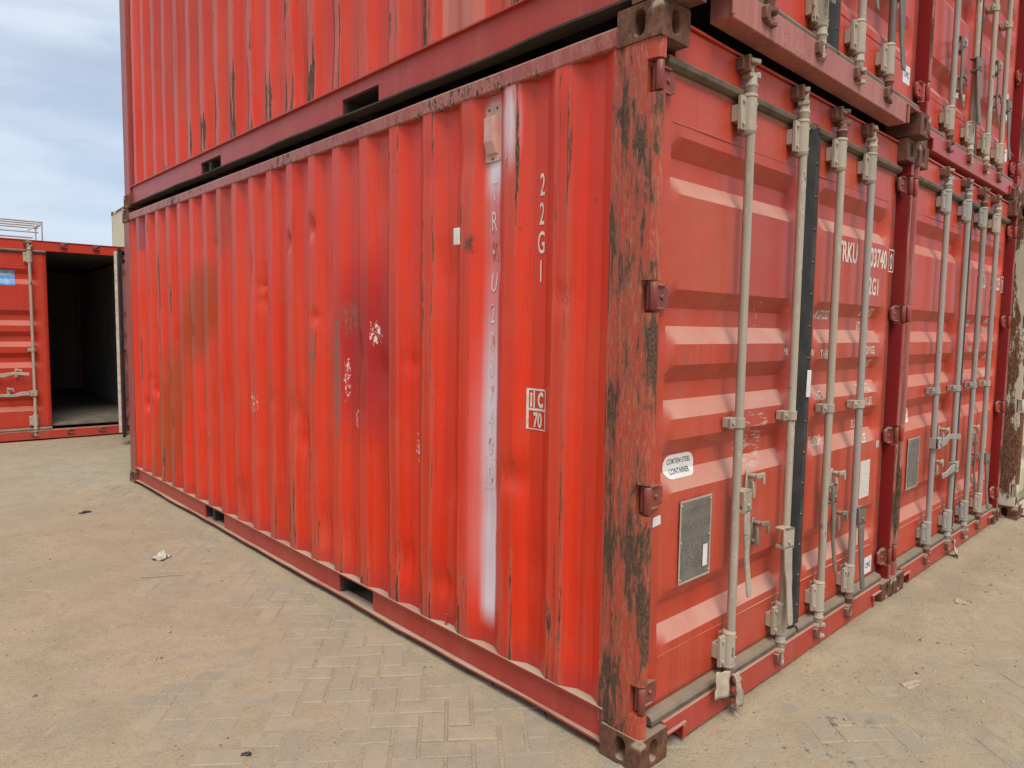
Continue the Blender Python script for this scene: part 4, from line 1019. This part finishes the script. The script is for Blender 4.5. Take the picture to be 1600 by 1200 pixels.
code(DU2['R'], 'TRKU', '203158', '1', '22G1', (('M.GROSS', 1.60, (('30480 KGS.', 1.625), ('67200 LBS.', 1.553))), ('NET', 1.21, (('28260 KGS.', 1.222), ('62310 LBS.', 1.150)))))
oval_label(L1, .330, 1.030); data_plate(L1, .388, .748); oval_label(D2['L'], .290, 1.035); data_plate(D2['L'], .382, .737)
sticker(L1, 'L', .455, .672, .032, .085, M['white_sticker'], name='sticker', lift=.0105)
st_ = sticker(L1, 'L', .140, .858, .050, .034, M['white_sticker'], name='torn_sticker', rot=.1)
sticker(R1, 'R', 2.085, .742, .135, .205, M['notice'], name='notice')
def small_logo(D, x, z):
    sticker(D, 'R', x, z, .105, .095, M['white_sticker'], name='logo_sticker'); label_text(None, D, 'R', 'CIMC', x, z - .014, .044, M['blue_print'], .78)
small_logo(R1, 2.20, .235); small_logo(DU1['R'], 2.20, .300)
sticker(D2['R'], 'R', 2.085, .742, .10, .20, M['notice'], name='notice'); sticker(DU2['R'], 'R', 2.12, .66, .10, .24, M['notice'], name='notice'); sticker(DU2['L'], 'L', .16, .86, .06, .30, M['white_sticker'], name='torn_sticker')
sticker(DU2['R'], 'R', 2.2, .33, .07, .10, M['white_sticker'], name='sticker')
link('door_edge', MB().box(XS + .002, XS + .0055, .085, .117, DZ0 + .01, DZ1 - .01).mesh('door_edge'), M['paper'], DO['R'], (*DO['R']['off'], 0))
# small white seal tag on the centre strip
link('seal_tag', MB().box(-.020, .020, -.004, .0, -.062, .062).mesh('seal_tag', bevel=.003), M['white_sticker'], R1, (XS + .030 + R1['off'][0], .0375 + R1['off'][1], 1.30), (0, R(2), 0))
# worn scraped sticker letters at the post side and by the centre strip
letter_front(R1, 'R', 'WV', XS + .06, 1.42, .05, .8, name='scratched_mark'); letter_front(L1, 'L', 'MR', 1.06, 1.435, .04, .7, name='scratched_mark')
letter_front(R1, 'R', 'IIII', 2.225, .90, .05, .9, name='scratched_mark', bold=.002)
# far container stickers
s_ = sticker(DO['L'], 'L', .80, 2.085, .20, .19, M['blue_sticker'], name='blue_label'); label_text(None, DO['L'], 'L', 'Lloyds', .80, 2.115, .065, M['white_sticker'], .85)
sticker(DO['L'], 'L', .665, 1.74, .11, .11, M['yellow_sticker'], name='yellow_label')

# side lettering of the front container, painted on the inner flats of the sheet
def z_w(z): return False
def side_letter(body, y, z, size, sx=.55, bold=.001, name='lettering'):
    me = text_mesh(body, size, sx, bold, 'CENTER')
    cuts = [c for c in breaks(.775, .2, 5.8) if y - .12 < c < y + .12]
    for v in me.vertices: pass
    def surf(u, w_):
        fade = max(0, min(1, min(w_ - .166, 2.488 - w_) / .15)); x = prof(u)
        x += fade * float(.010 * vnoise(u, w_, 1.3, 3, 1) + .010 * vnoise(u, w_, 4.5, 2, 5) * (vnoise(u, w_, .9, 2, 8) + .5))
        for (a, b, ra, rb, k) in dents1: x += k * math.exp(-(((u - a) / ra) ** 2 + ((w_ - b) / rb) ** 2))
        return x
    drape(me, y, z, surf, 'side', cuts, (), flipu=True, off=.003)
    return link(name, me, M['letter_worn'] if abs(y - .835) < .01 else M['letter'], sw1)
sw1 = [o for o in C1.children if o.name.startswith('side_wall')][0]
for ch, z in zip('TRKU203740', (2.06, 1.935, 1.81, 1.685, 1.555, 1.44, 1.33, 1.22, 1.11, 1.0)): side_letter(ch, .835, z, .115, .5, .0)
side_letter('0', .838, .875, .115, .62, .001)
for ch, z in zip('22G1', (2.045, 1.935, 1.825, 1.715)): side_letter(ch, .560, z, .120, .46, .001)
def side_rects(name, rects, mat=None):
    m = MB()
    for (ya, yb, za, zb) in rects:
        cs = [ya] + [c for c in breaks(.775, .2, 5.8) if ya < c < yb] + [yb]
        for a, b in zip(cs[:-1], cs[1:]):
            m.add([(prof(a) - .0045, a, za), (prof(b) - .0045, b, za), (prof(b) - .0045, b, zb), (prof(a) - .0045, a, zb)], [(0, 1, 2, 3)])
    return link(name, m.mesh(name), mat or M['letter'], sw1)
side_rects('check_digit_box', ((.800, .806, .855, .985), (.868, .874, .855, .985), (.806, .868, .979, .985), (.806, .868, .855, .861)))
# iC / 70 box
y0, y1_, za, zm, zb = .508, .620, 1.135, 1.215, 1.298
side_rects('marking_box', ((y0, y0 + .009, za, zb), (y1_ - .009, y1_, za, zb), (y0 + .009, y1_ - .009, zb - .008, zb), (y0 + .009, y1_ - .009, za, za + .004), (y0 + .009, y1_ - .009, zm - .005, zm + .005), (.580, .588, zm + .004, zb - .007)))
side_letter('i', .600, zm + .012, .080, .7, .004); side_letter('C', .548, zm + .012, .080, .55, .004); side_letter('70', .563, za + .012, .080, .58, .003)
# vent, tag plate, lashing ring on that wall
def vent():
    y, z = .845, 2.328; x = .046
    me = MB().prism(rounded(.092, .225, .012), x - .004, x + .003, 'x').mesh('vent_plate', bevel=.001)
    p = link('vent', me, M['vent'], sw1, (0, y, z), (0, 0, 0))
    b = MB(); pl = [(-.034, -.082), (-.034, .068), (.034, .068), (.034, -.082)]
    b.add([(x - .004, -.034, .072), (x - .004, .034, .072), (x - .004, .034, -.085), (x - .004, -.034, -.085),
           (x - .030, -.028, .060), (x - .030, .030, .060), (x - .030, .030, -.035), (x - .030, -.028, -.035), (x - .014, -.030, -.082), (x - .014, .030, -.082)],
          [(0, 1, 5, 4), (4, 5, 6, 7), (7, 6, 9, 8), (8, 9, 2, 3), (1, 2, 9, 6, 5), (0, 4, 7, 8, 3)])
    hood = link('vent_hood', b.mesh('vent_hood', bevel=.002), M['vent'], p); 
    g = MB()
    for i in range(5):
        for j in range(4):
            yy = -.022 + j * .015; t = .12 + i * .19; zz = -.035 - .047 * t; xx = x - .030 + .016 * t - .0006
            g.add([(xx, yy - .004, zz + .003), (xx, yy + .004, zz + .003), (xx + .002, yy + .004, zz - .003), (xx + .002, yy - .004, zz - .003)], [(0, 1, 2, 3)])
    link('vent_holes', g.mesh('vent_holes'), M['black_print'], p)
    for (yy, zz) in ((.025, .098), (-.025, .098), (.0, -.100)):
        link('rivet', cached('rvt', lambda: MB().tube((0, 0, 0), (-.006, 0, 0), .007, .004, n=8).mesh('rivet')), M['darkmetal'], p, (x - .004, yy, zz))
vent()
link('tag_plate', MB().box(-.010, .0, -.018, .018, -.036, .036).mesh('tag_plate', bevel=.002), M['white_sticker'], sw1, (.013, 1.035, 1.925))
def ring(m, c, r, t, ax, n=14):
    pts = []
    for i in range(n): a = 2 * math.pi * i / n; pts.append(Vector(c) + Vector((r * math.cos(a), 0, r * math.sin(a))) if ax == 'y' else Vector(c) + Vector((0, r * math.cos(a), r * math.sin(a))))
    for i in range(n): m.tube(pts[i], pts[(i + 1) % n], t, n=6, caps=False)
link('lashing_pin', MB().tube((.030, 1.118, .160), (.030, 1.118, .215), .005, n=8).mesh('lashing_pin'), M['frame1'], sw1)

# rod with pale tape on the upper right container, torn cardboard caught on a rod, seal wire etc.
def tube_path(m, pts, r, n=6):
    for a, b in zip(pts[:-1], pts[1:]): m.tube(a, b, r, n=n)
    return m
def crumpled(name, w_, h_, mat, label, cat, loc, rot, seed, amp=.012, nx=10, ny=10, fold=0.0, thick=.0015, group=None):
    rr = np.random.RandomState(seed); u = np.linspace(-.5, .5, nx); v = np.linspace(-.5, .5, ny); Uu, Vv = np.meshgrid(u, v, indexing='ij')
    X = Uu * w_ * (1 + .18 * vnoise(Uu * 4, Vv * 4, 1, 2, seed)); Y = Vv * h_ * (1 + .25 * vnoise(Uu * 4 + 9, Vv * 4, 1, 2, seed))
    Z = amp * 2 * vnoise(Uu * 5, Vv * 5, 1, 3, seed + 1) + fold * np.abs(Uu) ** 1.5
    me = grid_mesh(name, np.stack([X, Y, Z], -1), nx, ny, sharp=50)
    bm = bmesh.new(); bm.from_mesh(me); r_ = bmesh.ops.extrude_face_region(bm, geom=bm.faces[:])
    for g_ in r_['geom']:
        if isinstance(g_, bmesh.types.BMVert): g_.co.z -= thick
    bmesh.ops.recalc_face_normals(bm, faces=bm.faces[:]); bm.to_mesh(me); bm.free()
    o = link(name, me, mat, None, loc, rot); tag(o, label, cat, group); return o
crumpled('cardboard_scrap', .085, .10, M['cardboard'], 'torn square of cardboard wedged behind the bottom of the nearest door rod', 'cardboard', (.492, -.022, .165), (R(84), R(10), R(-8)), 31, .006, fold=.02)
crumpled('cardboard_scrap', .06, .15, M['cardboard'], 'long torn cardboard strip hanging below the nearest door rod', 'cardboard', (.588, -.030, .105), (R(86), R(-6), R(20)), 37, .022, fold=.05)
crumpled('cardboard_scrap', .06, .14, M['cardboard'], 'torn pale card stuck under the second rod of the container with horizontal levers', 'cardboard', (3.545, -.03, .06), (R(75), R(10), R(10)), 41, .02, fold=.04)
crumpled('cardboard_scrap', .16, .22, M['cardboard'], 'flat pale cardboard piece on the sand at the right edge by the cream container', 'cardboard', (5.36, -.16, .012), (R(2), R(2), R(30)), 43, .006)
crumpled('tape_strip', .13, .032, M['tape'], 'pale tape flag wrapped round a rod of the upper right container', 'tape', (3.12, -.002, 2.597 + .40), (R(92), R(-2), R(-14)), 47, .004)
crumpled('paper_scrap', .11, .045, M['cardboard'], 'flattened tan paper scrap lying on the sand in front of the doors', 'paper', (1.41, -.425, .006), (0, 0, R(-20)), 53, .004)
crumpled('paper_scrap', .10, .085, M['paper'], 'crumpled off-white paper lump on the sand beside the long wall', 'paper', (-.50, 3.455, .022), (R(6), R(-8), R(40)), 59, .040, nx=16, ny=16)
crumpled('paper_scrap', .06, .05, M['cardboard'], 'small tan crumpled scrap on the sand in front of the second container', 'paper', (2.62, -.30, .018), (0, 0, R(10)), 67, .02)
crumpled('black_scrap', .085, .045, M['black_scrap'], 'small black plastic scrap on the sand in front of the open container', 'plastic', (-.60, 5.03, .010), (0, 0, R(15)), 61, .018)
crumpled('black_scrap', .034, .018, M['black_scrap'], 'tiny black plastic sliver on the paving at the bottom edge', 'plastic', (-.95, 1.015, .005), (0, 0, R(-30)), 71, .008)
crumpled('wood_chip', .045, .022, M['straw'], 'small square wood chip on the sand at the left edge', 'wood chip', (-1.345, 2.70, .010), (0, 0, R(25)), 73, .004, thick=.01)
def twig(label, p0, p1, r, seed):
    p0, p1 = Vector(p0), Vector(p1); rr = random.Random(seed); m = MB(); pts = []
    for i in range(5): pts.append(p0.lerp(p1, i / 4) + Vector((rr.uniform(-.006, .006), rr.uniform(-.006, .006), 0)))
    o0 = pts[0].copy(); pts = [p - o0 for p in pts]
    tube_path(m, pts, r); o = link('twig', m.mesh('twig'), M['straw'], None, o0); tag(o, label, 'twig')
twig('thin dry straw lying on the sand just below the crumpled paper lump', (-.70, 3.16, .006), (-.50, 3.04, .006), .0025, 1)
twig('forked dry straw on the sand left of the straw below the paper lump', (-1.30, 3.42, .006), (-1.12, 3.22, .006), .0028, 2)
twig('short dark twig upright in the frame, lying on sand at lower left', (-.95, 2.03, .006), (-.97, 1.97, .006), .004, 3)

# broken seal wire tail on the upper right container rods
m = MB(); tube_path(m, [Vector(p) for p in ((4.335, .012, 2.905), (4.40, -.004, 2.912), (4.52, .0, 2.902), (4.60, .008, 2.90))], .0022)
o = link('seal_wire', m.mesh('seal_wire'), M['dust_metal']); tag(o, 'thin wire tied across two rods of the upper right container', 'wire')

# loose grit and small stones
def pebbles():
    rr = random.Random(11); m = MB()
    def one(x, y, s, z):
        n = 5; ang = rr.random() * 6
        v = [(x, y, z + s * .7)] + [(x + s * math.cos(ang + i * 6.283 / n) * rr.uniform(.7, 1.2), y + s * math.sin(ang + i * 6.283 / n) * rr.uniform(.7, 1.2), z + s * rr.uniform(.0, .3)) for i in range(n)]
        v += [(p[0], p[1], z - s) for p in v[1:]]
        f = [(0, 1 + i, 1 + (i + 1) % n) for i in range(n)] + [(1 + i, 6 + i, 6 + (i + 1) % n, 1 + (i + 1) % n) for i in range(n)]
        m.add(v, f)
    pts = []
    for _ in range(2600):
        if rr.random() < .62: x, y = rr.uniform(-2.6, -.05), rr.uniform(.1, 1) ** 1 * 7.0
        else: x, y = rr.uniform(-.1, 5.5), rr.uniform(-.75, .0)
        s = min(.011, .0018 * math.exp(abs(rr.gauss(0, .62)))); pts.append((x, y, s))
    zz = sand_level(np.array([p[0] for p in pts]), np.array([p[1] for p in pts]))
    for (x, y, s), z in zip(pts, zz): one(x, y, s, max(z, -.001) + s * .25)
    me = m.mesh('pebbles', recalc=False); g = G('pebble'); pos = g.t.nodes.new('ShaderNodeNewGeometry').outputs['Position']
    n = g.noise(pos, 60, 1, .5); k = g.mix(g.ramp(n, .3, .7), (.12, .095, .07), (.46, .37, .26))
    o = link('pebbles', me, g.finish(k, .9)); o['kind'] = 'stuff'; tag(o, 'loose grit and small stones strewn over the sand', 'gravel')
pebbles()

# pipe rack on the roof of the open container
def rack():
    T = empty('pipe_rack', (-1.55, 9.62, 2.556), R(-4)); tag(T, 'low pale pipe frame lying on the roof of the open container', 'rack')
    def pipe(a, b, r=.011): link('pipe', MB().tube(a, b, r, n=8).mesh('pipe', smooth=True), M['steelpipe'], T)
    Lx, Ly = 1.50, .75
    for y in (0, .22, .48, Ly): pipe((0, y, .265), (Lx + (.03 if y else .0), y, .265), .012)
    for y in (0, Ly): pipe((0, y, .13), (Lx - .04, y, .13)); pipe((0, y, .06), (Lx - .1, y, .06), .009)
    for x in (0, .75, Lx): pipe((x, 0, .265), (x, Ly, .265)); 
    for y in (0, Ly):
        for x in (0, .75, Lx): pipe((x, y, 0), (x, y, .265), .009)
    pipe((Lx - .18, 0, .13), (Lx, 0, .25), .008); pipe((0, Ly / 2, .06), (Lx - .1, Ly / 2, .06), .009)
rack()
